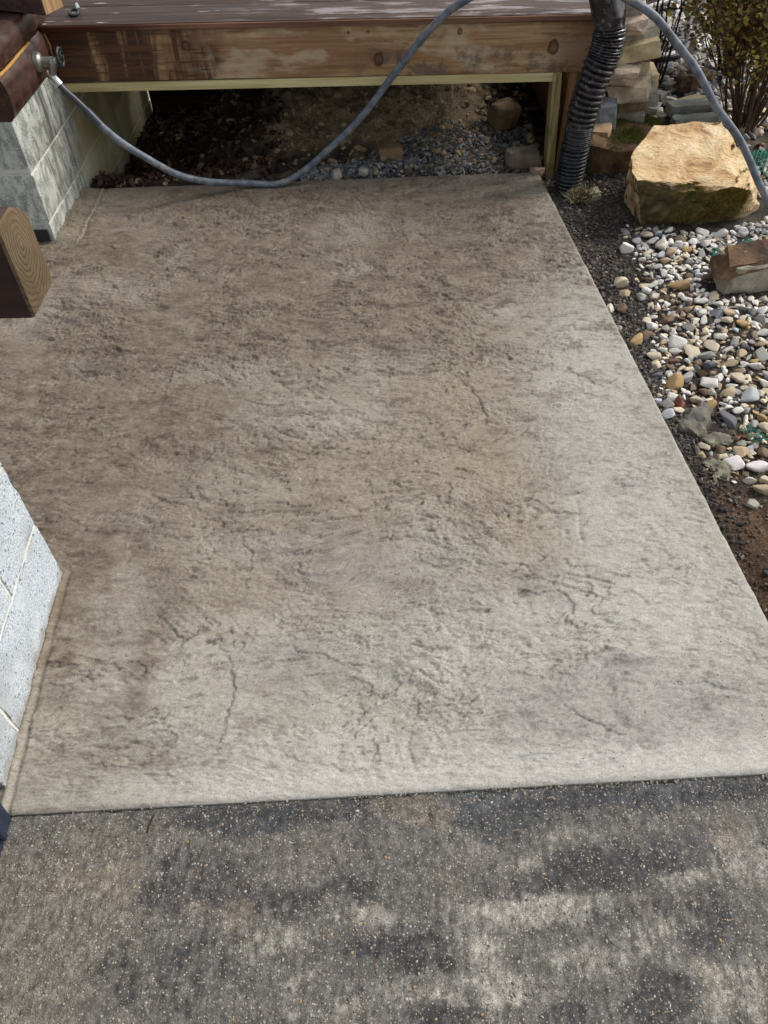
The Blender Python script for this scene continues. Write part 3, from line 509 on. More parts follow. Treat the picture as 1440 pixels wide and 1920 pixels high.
def lay(col, wgt, cc): wgt = np.clip(wgt, 0, 1)[:, None]; return col*(1-wgt)+cc[None]*wgt
col = lay(col, .75*TB, c3(131, 119, 102))
lw = np.clip(acc['l'], 0, 1.2)*(.75+.4*N1+.3*N2)
col = lay(col, .85*lw, light)
col = lay(col, .55*np.clip(acc['t'], 0, 1.2)*(.8+.6*N2+.3*N3), tan)
col = lay(col, .65*np.clip(acc['v'], 0, 1)*(.8+.7*N2), lav)
col = lay(col, bw*.9*(.72+.5*N3+.35*N2), brown)
col = lay(col, .75*sst(.10, .55, .8*N2+.45*N3+.3*N1)*sst(.9, 2.1, Y+.5*N1-.75*X), c3(80, 64, 53))
col = lay(col, .40*sst(.12, .55, N3+.5*N2-.1), c3(112, 103, 93))
col = lay(col, .30*sst(.0, .6, .7*N4+.5*N1+.35*N3), c3(166, 160, 146))
col = lay(col, .75*np.clip(acc['d'], 0, 1)*(.7+.8*N2), dark)
col = lay(col, .30*rim*(.5+.5*sst(-.3, .4, N3)), c3(176, 169, 154))  # pale upslope rims painted in as if lit, to sharpen the flakes
col = lay(col, np.clip(.22*crackm+.45*dash+.50*edge, 0, .85)*(.55+.45*sst(-.3, .3, N2)), c3(66, 58, 51))  # pigment plus painted crease shade along flake edges, dashes and cracks
fm = sst(.10, .03, Y-front_y(X)+.02*N2)*sst(-.75, -.2, X); col = lay(col, .6*fm, c3(180, 177, 169))
be = np.exp(-((dpier-.004)/.007)**2)*inp; col = lay(col, .45*be*(.6+.8*sst(-.3, .4, N3)), c3(128, 118, 101)); col = lay(col, .6*inp*np.exp(-((dpier-.018)/.003)**2), c3(84, 74, 64)); col = lay(col, .55*np.clip(sst(.10, .085, dfw)*inw, 0, 1), c3(126, 116, 98)); col = lay(col, .5*inw*np.exp(-((dfw-.090)/.006)**2), c3(150, 140, 118))
col = lay(col, .3*sst(.02, .005, edge_x(Y)-X), c3(150, 146, 134))
col *= (1+.10*perlin2(X*48, Y*130, 95)+.10*perlin2(X*170, Y*230, 96))[:, None]
V = np.stack([X, Y, h], 1); F = grid_faces(nx, ny)
# skirt down the sides
ring = np.r_[np.arange(nx), np.arange(1, ny)*nx+nx-1, (ny-1)*nx+np.arange(nx-2, -1, -1), np.arange(ny-2, 0, -1)*nx]
V2 = V[ring].copy(); V2[:, 2] = -.12; nb = len(V); m_ = len(ring); i = np.arange(m_); j = (i+1) % m_
F2 = np.stack([ring[j], ring[i], nb+i, nb+j], 1)
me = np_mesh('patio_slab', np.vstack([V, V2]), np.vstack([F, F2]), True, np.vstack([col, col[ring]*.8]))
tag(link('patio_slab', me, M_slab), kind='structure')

# driveway
gx = np.r_[np.linspace(-6, -.95, 14)[:-1], np.linspace(-.95, 1.05, 560), np.linspace(1.05, 6, 14)[1:]]
gt = np.r_[0, np.linspace(.0, 1, 190)[1:]*.5, .5+np.linspace(0, 1, 20)[1:]*5.]
Xd = np.broadcast_to(gx[None, :], (len(gt), len(gx))).ravel(); Td = np.broadcast_to(gt[:, None], (len(gt), len(gx))).ravel()
jag = .002+.003*np.abs(fbm2(Xd*22, Xd*0+3, 3, 101))+.005*sst(.35, .7, fbm2(Xd*6, Xd*0+9, 2, 102))
Yd = front_y(Xd)-Td-jag*np.clip(1-Td/.05, 0, 1)
fz = sst(1.2, 1.0, np.abs(Xd))
hd = -.006+.0012*fbm2(Xd*40, Yd*40, 3, 103)+.0016*fbm2(Xd*130, Yd*130, 2, 104)*fz+.002*fbm2(Xd*7, Yd*7, 3, 105)
hd -= .0006*(1-2*np.abs(perlin2(Xd*120, Yd*5, 106)))*sst(.1, .3, fbm2(Xd*4, Yd*3, 2, 107))
hd -= .004*np.clip(1-Td/.006, 0, 1)**2
D1 = fbm2(Xd*6, Yd*10, 5, 110, .6); D2 = fbm2(Xd*3.2, Yd*5, 4, 111); D3 = fbm2(Xd*26, Yd*22, 6, 112, .78)+.35*perlin2(Xd*70, Yd*12, 113)
cold = np.broadcast_to(c3(94, 91, 86)[None], (len(Xd), 3)).copy()
dacc = {q_: np.zeros_like(Xd) for q_ in 'losd'}; Xv = Xd+.06*D1+.028*D3; Yv = Yd+.035*D1+.020*D3
for bx, by_, rx, ry, a, kk in DRIVE_STAINS: dacc[kk] += a*np.exp(-.8*(((Xv-bx)/rx)**2+((Yv-by_)/ry)**2)**1.6)
streak = perlin2(Xd*95, Yd*5, 119)+.6*perlin2(Xd*210, Yd*9, 120)
lt = sst(.30, .85, dacc['l']+.35*D3+.22*streak+.18*D1)*.0+sst(.22, .80, dacc['l']+.70*D3+.12*streak+.35*D1); lt0 = sst(.10, .36, .7*D2+.5*D1+.42*D3+.32*sst(.42, .24, Yd)-.05-.30*sst(.14, .02, Td))*sst(-.75, -.45, Xd+.1*D1)
cold = lay(cold, .7*np.clip(dacc['o'], 0, 1)*(.8+.6*D3), c3(118, 112, 98)); cold = lay(cold, .75*np.clip(lt, 0, 1), c3(150, 146, 135))
cold = lay(cold, .8*sst(.15, .75, dacc['d']+.7*D3+.12*streak+.3*D1), c3(50, 49, 50)); cold = lay(cold, .7*sst(.15, .8, dacc['s']+.6*D3+.2*D1), c3(54, 56, 59))
cold = lay(cold, .65*sst(.25, .7, sst(.075, .02, Td+.02*D1)*sst(-.62, -.35, Xd)+.5*D3), c3(56, 57, 59))
dk = .4*sst(.10, .40, -.7*D2+.5*D1+.4*D3+.25*sst(.16, .03, Td)*sst(-.4, -.1, Xd)); cold = lay(cold, .75*dk, c3(66, 65, 68))
cold = lay(cold, .55*sst(.2, .5, D1+.3*D3)*sst(.15, .02, Td)*sst(.0, .25, Xd), c3(90, 94, 98))
cold = lay(cold, .35*sst(-.35, -.75, Xd+.15*D1)*sst(.05, .3, Td), c3(118, 114, 104))
cold = lay(cold, .35*sst(.3, .6, fbm2(Xd*5+3, Yd*6, 3, 115)), c3(134, 122, 104))
cold *= np.clip(1+.55*fbm2(Xd*44, Yd*38, 4, 131, .7)+.07*streak, .45, 1.6)[:, None]
cold *= (1+(.28*perlin2(Xd*90, Yd*90, 118)+.25*perlin2(Xd*190, Yd*170, 119))*fz)[:, None]
me = np_mesh('driveway', np.stack([Xd, Yd, hd], 1), grid_faces(len(gx), len(gt))[:, ::-1], True, cold)
tag(link('driveway', me, M_drive), kind='structure')
# chips of stone standing proud in the worn concrete
rg = np.random.default_rng(5); n_ = 4200
cx = rg.uniform(-.85, .95, n_); cy = front_y(cx)-.012-rg.random(n_)*.42
C_ = np.stack([cx, cy, np.full(n_, -.0065)], 1); S_ = .0010+.0030*rg.random(n_)**3
V, F, k_ = lumps(C_, S_, 1, flat=.55, rg=rg)
pal = np.array([lin(*q) for q in ((120, 116, 110), (152, 144, 132), (92, 90, 90), (150, 145, 134), (158, 136, 102), (128, 116, 104), (168, 162, 151), (104, 100, 98), (84, 82, 84), (140, 132, 122))])
me = np_mesh('aggregate_chips', V, F, True, np.repeat(pal[rg.integers(0, 10, n_)], k_, 0))
tag(link('aggregate_chips', me, M_mix), kind='stuff')

# grit caught in the joint between slab and driveway
rg = np.random.default_rng(15); n_ = 1500
cx = rg.uniform(-.78, 1.0, n_); cy = front_y(cx)-.001-np.abs(rg.normal(0, .006, n_))*(1+2.5*sst(.45, .62, perlin2(cx*4, cx*0+1.5, 7)+.4)+3*sst(-.55, -.72, cx))
C_ = np.stack([cx, cy, -.0075+.002*rg.random(n_)], 1); V, F, k_ = lumps(C_, .0008+.0028*rg.random(n_)**2.5, 1, flat=.7, rough=.6, rg=rg)
pal = np.array([lin(*q) for q in ((96, 96, 86), (120, 118, 104), (74, 74, 68), (142, 136, 120), (62, 60, 56))])
tag(link('joint_grit', np_mesh('joint_grit', V, F, False, np.repeat(pal[rg.integers(0, 5, n_)], k_, 0)), M_mix), kind='stuff')
tw = tube('twig', [(-.486, .556, -.004), (-.489, .545, -.003), (-.493, .532, -.0035), (-.4925, .520, -.004)], .0016, M_dbark, None, 6); tag(tw, 'tiny dark twig lying on the driveway near the joint at left', 'twig')

# ground
def ground_z(x, y):
    d = x-edge_x(y)
    z = -.040+.012*fbm2(x*5, y*5, 4, 130)+.004*fbm2(x*30, y*30, 3, 131)
    z = z-.03*sst(.14, .0, d)*sst(1.6, 1.2, y)-.055*sst(1.35, 1.0, y)*sst(.35, .02, d)
    z = z+.02*sst(.1, .5, d)*sst(1.3, 1.8, y)
    z = z+.16*sst(4.6, 7., y)*sst(.9, 1.3, x)
    ud = sst(3.40, 3.50, y)*sst(.96, .80, x)
    pit = -.20*sst(-.35, -1.15, x)*sst(3.4, 3.85, y)
    bank = .30*sst(3.75, 4.75, y+.25*fbm2(x*2, y*2, 3, 133))*sst(-1.05, -.5, x)*sst(.75, .2, x)+.02*sst(.6, .3, x)
    bank = bank+.028*(1-2*np.abs(fbm2(x*5+y*2, y*7, 4, 134)))*sst(3.7, 4.0, y)
    return z+ud*(pit+bank+.015)+ud*.010*fbm2(x*14, y*14, 3, 135)
gx = np.r_[-60, -30, -12, -5, -2.6, np.linspace(-1.75, 2.75, 376), 3.2, 4, 6, 12, 30, 60]
gy = np.r_[-60, -30, -12, -4, -1, np.linspace(.2, 6.4, 500), 6.8, 7.6, 9, 13, 30, 60]
Xq, Yq = np.meshgrid(gx, gy); X, Y = Xq.ravel(), Yq.ravel()
Z = ground_z(X, Y)
ins = (X < edge_x(Y)-.025) & (Y < back_y(X)-.02); Z = np.where(ins, -.22, Z)
Z = np.where((Y < front_y(X)-.01) & (X < 6), -.22, Z)
A = fbm2(X*4, Y*4, 4, 140); B = fbm2(X*15, Y*15, 4, 141); d = X-edge_x(Y)
gc = np.broadcast_to(c3(60, 54, 49)[None], (len(X), 3)).copy()
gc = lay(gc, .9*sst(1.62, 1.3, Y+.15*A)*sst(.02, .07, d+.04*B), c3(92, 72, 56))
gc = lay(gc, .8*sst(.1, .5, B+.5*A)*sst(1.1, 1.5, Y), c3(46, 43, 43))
gc = lay(gc, .7*sst(.1, .45, A)*sst(1.0, 1.3, Y), c3(96, 88, 74))
gc = lay(gc, .8*sst(.0, .5, A+.3*B)*sst(.9, 1.15, X)*sst(3.9, 4.5, Y), c3(176, 170, 158))
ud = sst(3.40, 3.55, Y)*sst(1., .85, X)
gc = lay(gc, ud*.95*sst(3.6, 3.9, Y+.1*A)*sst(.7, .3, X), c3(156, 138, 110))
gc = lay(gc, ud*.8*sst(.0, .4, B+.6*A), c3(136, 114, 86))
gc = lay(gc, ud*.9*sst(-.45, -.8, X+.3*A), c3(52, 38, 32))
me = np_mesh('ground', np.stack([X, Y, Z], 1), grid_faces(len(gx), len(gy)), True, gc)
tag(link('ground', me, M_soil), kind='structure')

# ------------------------------------------------------------------ block masonry
def block_obj(parent, c, s, mat, rg, name='concrete_block', cuts=0):
    bm = bmesh.new(); bm_box(bm, c, s)
    bmesh.ops.bevel(bm, geom=bm.edges[:], offset=.0022, segments=1, affect='EDGES')
    if cuts:
        bmesh.ops.subdivide_edges(bm, edges=bm.edges, cuts=cuts, use_grid_fill=True)
        P = np.array([v.co for v in bm.verts]); D = np.stack([fbm3(P*28+q*9, 3, 7+q) for q in range(3)], 1)*.0045
        for v, d in zip(bm.verts, D): v.co += Vector(d)
    for v in bm.verts: v.co += Vector(rg.normal(0, .0008 if cuts else .0013, 3))
    return link(name, bm_mesh(bm, name, angle=40), mat, parent)
rg = np.random.default_rng(31)
fw = thing('foundation_wall', 'grey concrete block foundation corner with tan parging, under the dark log wall', 'wall', (-1.33, 2.905, 0))
fw_o = Vector((-1.33, 2.905, 0))
def rel(p, o): return (p[0]-o[0], p[1]-o[1], p[2]-o[2])
bm = bmesh.new(); bm_box(bm, rel((-1.43-.0015, 4.405, .12), fw_o), (.197, 2.997, .676)); bm_box(bm, rel((-2.6, 3.006, .12), fw_o), (2.13, .197, .676))
link('mortar', bm_mesh(bm, 'mortar'), M_mortar, fw)
zs = [(-.32, -.129), (-.123, .069), (.075, .2665), (.2725, .462)]
for ci, (z0, z1) in enumerate(zs):
    # side face: blocks run back from the corner, half lap on alternate courses
    yy = 2.905; first = True
    while yy < 5.8:
        L = .195 if (first and ci % 2 == 0) else .395
        block_obj(fw, rel((-1.33-.10, yy+L/2, (z0+z1)/2), fw_o), (.20, L, z1-z0), M_block, rg); yy += L+.006; first = False
    xx = -1.33-.20-.006
    while xx > -3.4:
        L = .195 if (xx > -1.6 and ci % 2) else .395
        block_obj(fw, rel((xx-L/2, 2.905+.10, (z0+z1)/2), fw_o), (L, .20, z1-z0), M_block, rg); xx -= L+.006
bm = bmesh.new(); bm_box(bm, rel((-1.385, 2.899, .026), fw_o), (.075, .006, .05), bevel=.002)
for v in bm.verts: v.co += Vector(np.random.default_rng(2).normal(0, .004, 3)*np.array([1, .1, 1]))
link('tar_patch', bm_mesh(bm, 'tar_patch'), M_black, fw)

po = Vector((-.824, .9, 0))
pr = thing('block_pier', 'pale bluish white concrete block pier at the left front corner of the slab', 'pier', po, R(3.2))
bm = bmesh.new(); bm_box(bm, (-.2, 0, .42), (.395, .561, 1.16)); link('mortar', bm_mesh(bm, 'mortar'), M_pmortar, pr)
for ci in range(6):
    z0 = -.202+ci*.2; hh = .191
    for sx in (0, 1):
        if ci % 2: segs = [(-.2825, -.166), (-.156, .2825)]
        else: segs = [(-.2825, .060), (.070, .2825)]
        for a, b in segs:
            block_obj(pr, (-.0975-sx*.205, (a+b)/2, z0+hh/2), (.195, b-a, hh), M_pblock, rg, cuts=7)

bm = bmesh.new(); bm_box(bm, (-.2, 0, 1.008), (.40, .565, .037), bevel=.003); link('sill_plate', bm_mesh(bm, 'sill_plate', angle=40), M_timber, pr)
# dark tote standing on the driveway in front of the pier
tb = thing('storage_tote', 'dark navy plastic tote standing on the driveway against the pier, mostly out of frame', 'tote', (-1.05, .33, -.008))
bm = bmesh.new()
def tote_ring(z, w_, d_): return [bm.verts.new((sx*w_/2, sy*d_/2, z)) for sx, sy in ((-1, -1), (1, -1), (1, 1), (-1, 1))]
r0 = tote_ring(.0, .545, .46); r1 = tote_ring(.40, .60, .50); r2 = tote_ring(.40, .585, .485); r3 = tote_ring(.01, .53, .445)
for a, b in ((r0, r1), (r1, r2), (r2, r3)):
    for q in range(4): bm.faces.new((a[q], a[(q+1) % 4], b[(q+1) % 4], b[q]))
bm.faces.new(r0[::-1]); bm.faces.new(r3)
bmesh.ops.bevel(bm, geom=bm.edges[:], offset=.006, segments=2, affect='EDGES'); link('bin', bm_mesh(bm, 'bin', angle=40), M_tote, tb)
bm = bmesh.new()
for q in range(5): bm_box(bm, (.290+.0, -.18+q*.09, .19), (.012, .016, .33), Matrix.Rotation(R(3.4), 3, 'Y'), .003)
link('ribs', bm_mesh(bm, 'ribs'), M_tote, tb)
bm = bmesh.new(); bm_box(bm, (0, 0, .412), (.63, .53, .03), bevel=.01, seg=2); link('lid', bm_mesh(bm, 'lid', angle=40), M_tote, tb)
# ------------------------------------------------------------------ deck
dk_o = Vector((-.2, 3.45, 0))
deck = thing('wooden_deck', 'low wooden deck with bare brown rim beam and dark stained boards behind the slab', 'deck', dk_o)
def dbox(name, lo, hi, mat, bevel=.003, jitter=0, rot=None):
    c = [(a+b)/2 for a, b in zip(lo, hi)]; s_ = [b-a for a, b in zip(lo, hi)]
    bm = bmesh.new(); bm_box(bm, (0, 0, 0), s_, bevel=bevel, seg=2)
    o = link(name, bm_mesh(bm, name, angle=40), mat, deck, rel(c, dk_o)); 
    if rot: o.rotation_euler = rot
    return o
dbox('rim_beam', (-1.315, 3.452, .408), (.935, 3.490, .594), M_beam, .004, rot=(0, R(.15), 0))
dbox('nailer_strip', (-1.325, 3.447, .372), (.782, 3.494, .4045), M_pale, .002)
for q in range(8):
    y0 = 3.437+(0 if q == 0 else .244+(q-1)*.146)
    dbox('deck_board', (-1.325, y0, .596), (.925, y0+(.239 if q == 0 else .140), .622), M_deck if q else M_deck, .004)
bm = bmesh.new(); bm_box(bm, (0, 0, 0), (2.25, .006, .021), bevel=.002); o = link('edge_strip', bm_mesh(bm, 'edge_strip'), M_nose, deck, rel((-.2, 3.433, .6085), dk_o))
for q in range(5):
    x0 = -1.1+q*.45
    dbox('joist', (x0, 3.493, .42), (x0+.038, 4.74, .594), M_bpost)
p1 = dbox('post', (.768, 3.432, -.06), (.804, 3.448+.075, .406), M_post, .003, rot=(0, R(-4.0), 0))
p2 = dbox('post', (.826, 3.462, -.08), (.915, 3.55, .406), M_bpost, .004)

# added skirts closing the deck's right end and back to keep it dark
for z0, z1 in ((-.10, .09), (.095, .25), (.255, .41)):
    dbox('added_side_skirt', (.885, 3.56, z0), (.910, 4.74, z1), M_bpost)
    dbox('added_back_skirt', (-1.32, 4.745, z0-.2), (.910, 4.77, z1), M_timber)
dbox('added_back_skirt', (-1.32, 4.745, .415), (.910, 4.77, .594), M_timber)
# ------------------------------------------------------------------ log wall on the foundation
lo = Vector((-1.33, 2.905, .464))
lw_ = thing('log_wall', 'dark brown stained log wall corner with yellow caulk, holding the hose tap', 'wall', lo)
def log_profile(hh, bulge, n_=10):
    """half round face (towards +x), flat back"""
    P = [(-.14, 0)]
    for i in range(n_+1):
        t_ = i/n_; P.append((bulge*math.sin(math.pi*t_)**.5, hh*t_))
    P.append((-.14, hh)); return P
def log_mesh(name, prof, y0, y1, nseg=24, seed=0):
    bm = bmesh.new(); rows = []
    for i in range(nseg+1):
        y = y0+(y1-y0)*i/nseg; k_ = .004*math.sin(i*1.7+seed)
        rows.append([bm.verts.new((x+(k_ if x > 0 else 0), y, z)) for x, z in prof])
    for a, b in zip(rows, rows[1:]):
        for q in range(len(prof)): bm.faces.new((a[q], a[(q+1) % len(prof)], b[(q+1) % len(prof)], b[q]))
    bm.faces.new(rows[0]); bm.faces.new(rows[-1][::-1]); return bm_mesh(bm, name, angle=50)
link('log', log_mesh('log', log_profile(.145, .020), 0, .60, seed=1), M_log, lw_)
link('log', log_mesh('log', log_profile(.085, .016), 0, .60, seed=2), M_log, lw_, (0, .0, .150))
for z0, hh in ((0, .140), (.150, .085)):
    me = log_mesh('log', log_profile(hh, .024), 0, 2.0, seed=3); link('log', me, M_log_front, lw_, (-.145, .030, z0), (0, 0, R(90)))
for z_, nm in ((.145, 'caulk_bead'),):
    tube(nm, [(.004, -.002, z_), (.006, .12, z_-.002), (.005, .25, z_), (.008, .36, z_+.002)], .0065, M_caulk, lw_, 8)
tube('caulk_bead', [(.002, .542, -.004), (.012, .538, .03), (.020, .535, .09), (.006, .54, .145), (.012, .545, .19), (.006, .55, .235)], .0045, M_caulk, lw_, 8)
# timber lying on top of the logs, its sawn end towards the deck
tt_ = thing('sawn_timber', 'dark stained timber with pale sawn end lying on top of the log wall', 'timber', (-1.20, 3.30, .703))
bm = bmesh.new(); bm_box(bm, (-.40, 0, .07), (.80, .11, .138), bevel=.004); link('timber', bm_mesh(bm, 'timber'), M_log, tt_, rot=(0, 0, R(-20)))
bm = bmesh.new(); bm_box(bm, (.0015, 0, .07), (.004, .104, .132)); link('sawn_end', bm_mesh(bm, 'sawn_end'), M_sawn, tt_, rot=(0, 0, R(-20)))

# stained rail timber in the left foreground, end grain showing
rl = thing('rail_timber', 'dark stained timber with ringed end grain jutting in at the left edge of the photo', 'timber', (-.425, .83, 1.09))
bm = bmesh.new(); L = 1.0
prof = [(-.040, -.062), (.036, -.062), (.041, -.045), (.041, .030), (.030, .042), (.012, .053), (-.034, .053), (-.040, .046)]
rows = [[bm.verts.new((x_, a*1., b)) for a, b in prof] for x_ in (-L, -.0)]
for q in range(len(prof)): bm.faces.new((rows[0][q], rows[0][(q+1) % 8], rows[1][(q+1) % 8], rows[1][q]))
bm.faces.new(rows[0][::-1])
link('timber', bm_mesh(bm, 'timber'), M_timber, rl, rot=(0, 0, 0))
bm = bmesh.new(); v0 = [bm.verts.new((0.0, a, b)) for a, b in prof]; v1 = [bm.verts.new((.004, a*.97, b*.97)) for a, b in prof]
for q in range(8): bm.faces.new((v0[q], v0[(q+1) % 8], v1[(q+1) % 8], v1[q]))
bm.faces.new(v1); bm.faces.new(v0[::-1])
link('end_grain', bm_mesh(bm, 'end_grain'), M_endgrain, rl)

# ------------------------------------------------------------------ tap, hose, fitting
tp = thing('hose_tap', 'grey metal outdoor tap with round black handle on the dark log', 'tap', (-1.303, 3.262, .548))
bm = bmesh.new(); cyl(bm, (-.012, 0, .0), (.004, 0, 0), .036, .034, 24); cyl(bm, (.004, 0, 0), (.012, 0, 0), .030, .024, 24); link('flange', bm_mesh(bm, 'flange', angle=40), M_metal, tp)
bm = bmesh.new(); cyl(bm, (.010, 0, 0), (.060, .0, -.004), .017, .020, 18)
bmesh.ops.create_uvsphere(bm, u_segments=16, v_segments=10, radius=.023, matrix=Matrix.Translation((.048, 0, -.006)))
cyl(bm, (.05, .0, -.008), (.032, .004, -.050), .017, .015, 16); cyl(bm, (.05, 0, 0), (.082, .01, .010), .010, .009, 12)
link('body', bm_mesh(bm, 'body', angle=40), M_metal, tp)
bm = bmesh.new(); cyl(bm, (.078, .008, .008), (.086, .011, .011), .010, n=12)
for q in range(8):
    a = q*math.pi/4; rr = Vector((0, math.cos(a), math.sin(a)))*.028; cyl(bm, Vector((.082, .01, .01)), Vector((.082, .01, .01))+rr, .004, n=6)
ang = np.linspace(0, 2*np.pi, 41)
V, F = tube_vf(np.stack([.082+0*ang, .01+.031*np.cos(ang)*(1+.05*np.cos(8*ang)), .01+.031*np.sin(ang)*(1+.05*np.cos(8*ang))], 1), .0062, 8); V = V[:-2]
vv = [bm.verts.new(v) for v in V]
for f in F: bm.faces.new([vv[i] for i in f])
link('handle', bm_mesh(bm, 'handle', angle=50), M_black, tp)
HP = np.array(HOSE); HP[0] = (-1.272, 3.266, .493); HP[1] = (-1.240, 3.255, .452)
hs_o = Vector((HP[7]))
hs = thing('water_hose', 'thick grey hose looping from the tap across the slab edge and over the boulder', 'hose', hs_o)
P = catmull(HP-np.array(hs_o), 12); P, arc = resample(P, 420)
wb = sst(.25, .5, arc)[:, None]*np.stack([perlin2(arc*6, arc*0+q*3.3, 160+q) for q in range(3)], 1)*.006; P = P+wb
i0 = int(np.argmin(abs(arc-.23)))
tube('hose_line', P[i0-2:], .0142, M_hose, hs, 14)
tube('dark_sleeve', P[2:i0+1], np.where(arc[2:i0+1] > arc[i0]-.075, .0170, .0130), M_sleeve, hs, 14)
bm = bmesh.new(); cyl(bm, P[0]+(P[0]-P[3])*.6, P[3], .0175, n=12); cyl(bm, P[3], P[5], .0125, n=12); link('coupling', bm_mesh(bm, 'coupling', angle=40), M_ferr, hs)
ft = thing('hose_fitting', 'small loose hose fitting with black ring seal lying on the deck boards', 'fitting', (-1.215, 3.55, .623))
a = np.linspace(0, 2*np.pi, 33); ri = tube('seal_ring', np.stack([.019*np.cos(a), .019*np.sin(a), .012+.006*np.sin(a)], 1), .0055, M_black, ft, 8)
bm = bmesh.new(); cyl(bm, (0, 0, .006), (0, 0, .012), .013, n=14); link('washer', bm_mesh(bm, 'washer', angle=40), M_metal, ft)
bm = bmesh.new(); cyl(bm, (.012, .035, .012), (-.004, .075, .014), .0085, n=12); cyl(bm, (-.004, .075, .014), (-.012, .10, .015), .0065, n=12); link('coupling', bm_mesh(bm, 'coupling', angle=40), M_ferr, ft)

# ------------------------------------------------------------------ flexible drain pipe
dp_o = Vector((.868, 3.325, -.03))
dp = thing('drain_pipe', 'bent brown corrugated downspout pipe with black lower end beside the deck post', 'pipe', dp_o)
CP = np.array([(.864, 3.325, -.07), (.866, 3.325, .05), (.868, 3.325, .16), (.876, 3.325, .30), (.898, 3.325, .42), (.922, 3.325, .52), (.925, 3.33, .60), (.895, 3.35, .70), (.85, 3.36, .79), (.80, 3.37, .95)])-np.array(dp_o)
P = catmull(CP, 40); P, arc = resample(P, 560); tot = arc[-1]
s_low = .225; s_mid = .315; s_wide = .565; s_cr = .68; s_end = .725
def pipe_part(name, a0, a1, rad_fn, mat, n_=40, cre=None):
    I = np.where((arc >= a0) & (arc <= a1))[0]; s_ = arc[I]
    rfun = None
    if cre is not None: rfun = lambda i, an: cre(s_[i.ravel()][:, None], an)
    return tube(name, P[I], rad_fn(s_), mat, dp, n_, rfun)
def corr(s_, pitch, amp, r): return r-amp+2*amp*np.abs(np.sin(np.pi*s_/pitch))**.5
pipe_part('black_end', 0, s_low, lambda s_: corr(s_, .0165, .0045, .058), M_drain)
# brown concertina: tight rings, wide rings, crushed folds in the bend, then a smooth boot
pp = np.where(arc < s_mid, .0085, np.where(arc < s_wide, .0235, .0105)); ph = np.cumsum(np.r_[0, np.diff(arc)]/pp)
def brown_r(s_):
    p_ = np.interp(s_, arc, ph); a_ = np.interp(s_, [s_low, s_mid, s_mid+.03, s_wide, s_cr], [.0025, .003, .008, .0075, .0045])
    return .0585-a_+2*a_*np.abs(np.sin(np.pi*p_))**.55
def brown_c(s_, an):
    jit = .10*sst(s_mid, s_cr, s_)*perlin2(an*1.6+0*s_, s_*70+0*an, 150)+.05*perlin2(an*.8+0*s_, s_*30+0*an, 151)*sst(s_wide-.05, s_cr, s_)
    return 1+jit
pipe_part('brown_pipe', s_low-.004, s_cr, brown_r, M_brownp, 44, brown_c)
pipe_part('brown_boot', s_cr-.004, tot, lambda s_: .056+.0+.004*sst(s_cr, s_cr+.03, s_), M_brownp, 40, lambda s_, an: 1+.05*perlin2(an*2.2+0*s_, s_*40+0*an, 152)*sst(.75, s_cr, s_)+.10*np.cos(4*an)*sst(s_cr, .75, s_))
# ------------------------------------------------------------------ boulders and loose stones
pts = [(1.13, 2.975, -.10), (1.30, 2.955, -.10), (1.545, 3.02, -.10), (1.655, 3.12, -.10), (1.70, 3.36, -.10), (1.20, 3.38, -.10), (1.10, 3.2, -.10),
       (1.075, 2.99, .150), (1.045, 2.955, .170), (1.235, 2.93, .128), (1.33, 2.92, .130), (1.435, 2.93, .148), (1.52, 2.96, .115), (1.03, 3.0, .185), (1.045, 3.10, .20),
       (1.115, 3.22, .205), (1.185, 3.30, .237), (1.33, 3.315, .232), (1.465, 3.30, .256), (1.475, 3.20, .215), (1.535, 3.12, .165), (1.61, 3.08, .08), (1.63, 3.06, .0), (1.575, 3.0, .05)]
go = Vector((1.33, 3.13, 0))
gb = thing('boulder', 'big golden sandstone boulder with mossy front on white pebbles', 'boulder', go)
me = rock_me('rock', [rel(p, go) for p in pts], 4, .020, 9, 5, 0, 28); body = link('rock', me, M_boulder, gb)
def moss(name, me, parent, sel, n_, rg, lmin, lmax, pal, wid=.0016, n_lump=0):
    P = np.array([p.center for p in me.polygons]); N = np.array([p.normal for p in me.polygons]); A = np.array([p.area for p in me.polygons])
    wgt = sel(P, N)*A; idx = rg.choice(len(P), n_, p=wgt/wgt.sum()); V = []; C_ = []
    vco = np.array([v.co for v in me.vertices]); tri = [p.vertices[:3] for p in me.polygons]
    b = rg.dirichlet((1, 1, 1), n_)
    base = np.einsum('nk,nkj->nj', b, vco[np.array([tri[i] for i in idx])]); nn = N[idx]
    d = nn*.8+rg.normal(0, .55, (n_, 3)); d[:, 2] += .1; d /= np.linalg.norm(d, axis=1)[:, None]
    L = rg.uniform(lmin, lmax, n_)[:, None]; sd_ = np.cross(d, rg.normal(size=(n_, 3))); sd_ /= np.linalg.norm(sd_, axis=1)[:, None]
    V = np.stack([base-sd_*wid-nn*.002, base+sd_*wid-nn*.002, base+d*L], 1).reshape(-1, 3)
    pal = np.array([lin(*q) for q in pal]); cl = fbm3(base*18, 2, 9); k_ = np.clip(((cl+.5)*len(pal)+rg.normal(0, .6, n_)).astype(int), 0, len(pal)-1)
    F = np.arange(n_*3).reshape(-1, 3)
    me2 = np_mesh(name, V, F, False, np.repeat(pal[k_], 3, 0)); return tag(link(name, me2, M_moss, parent), kind='stuff')
rg = np.random.default_rng(41)
def sel_front(P, N):
    n_ = fbm3(P*7, 3, 4); return ((N[:, 1] < -.3) & (N[:, 2] < .5) & (P[:, 2] > .0) & (P[:, 0] > -.12) & (P[:, 0] < .19))*np.clip(n_*1.3+.55+4*(P[:, 2]-.06), 0, 1)
moss('moss', me, gb, sel_front, 7000, rg, .006, .016, ((100, 96, 34), (128, 112, 44), (150, 124, 58), (116, 100, 40), (156, 138, 72), (90, 104, 36)), .0013)

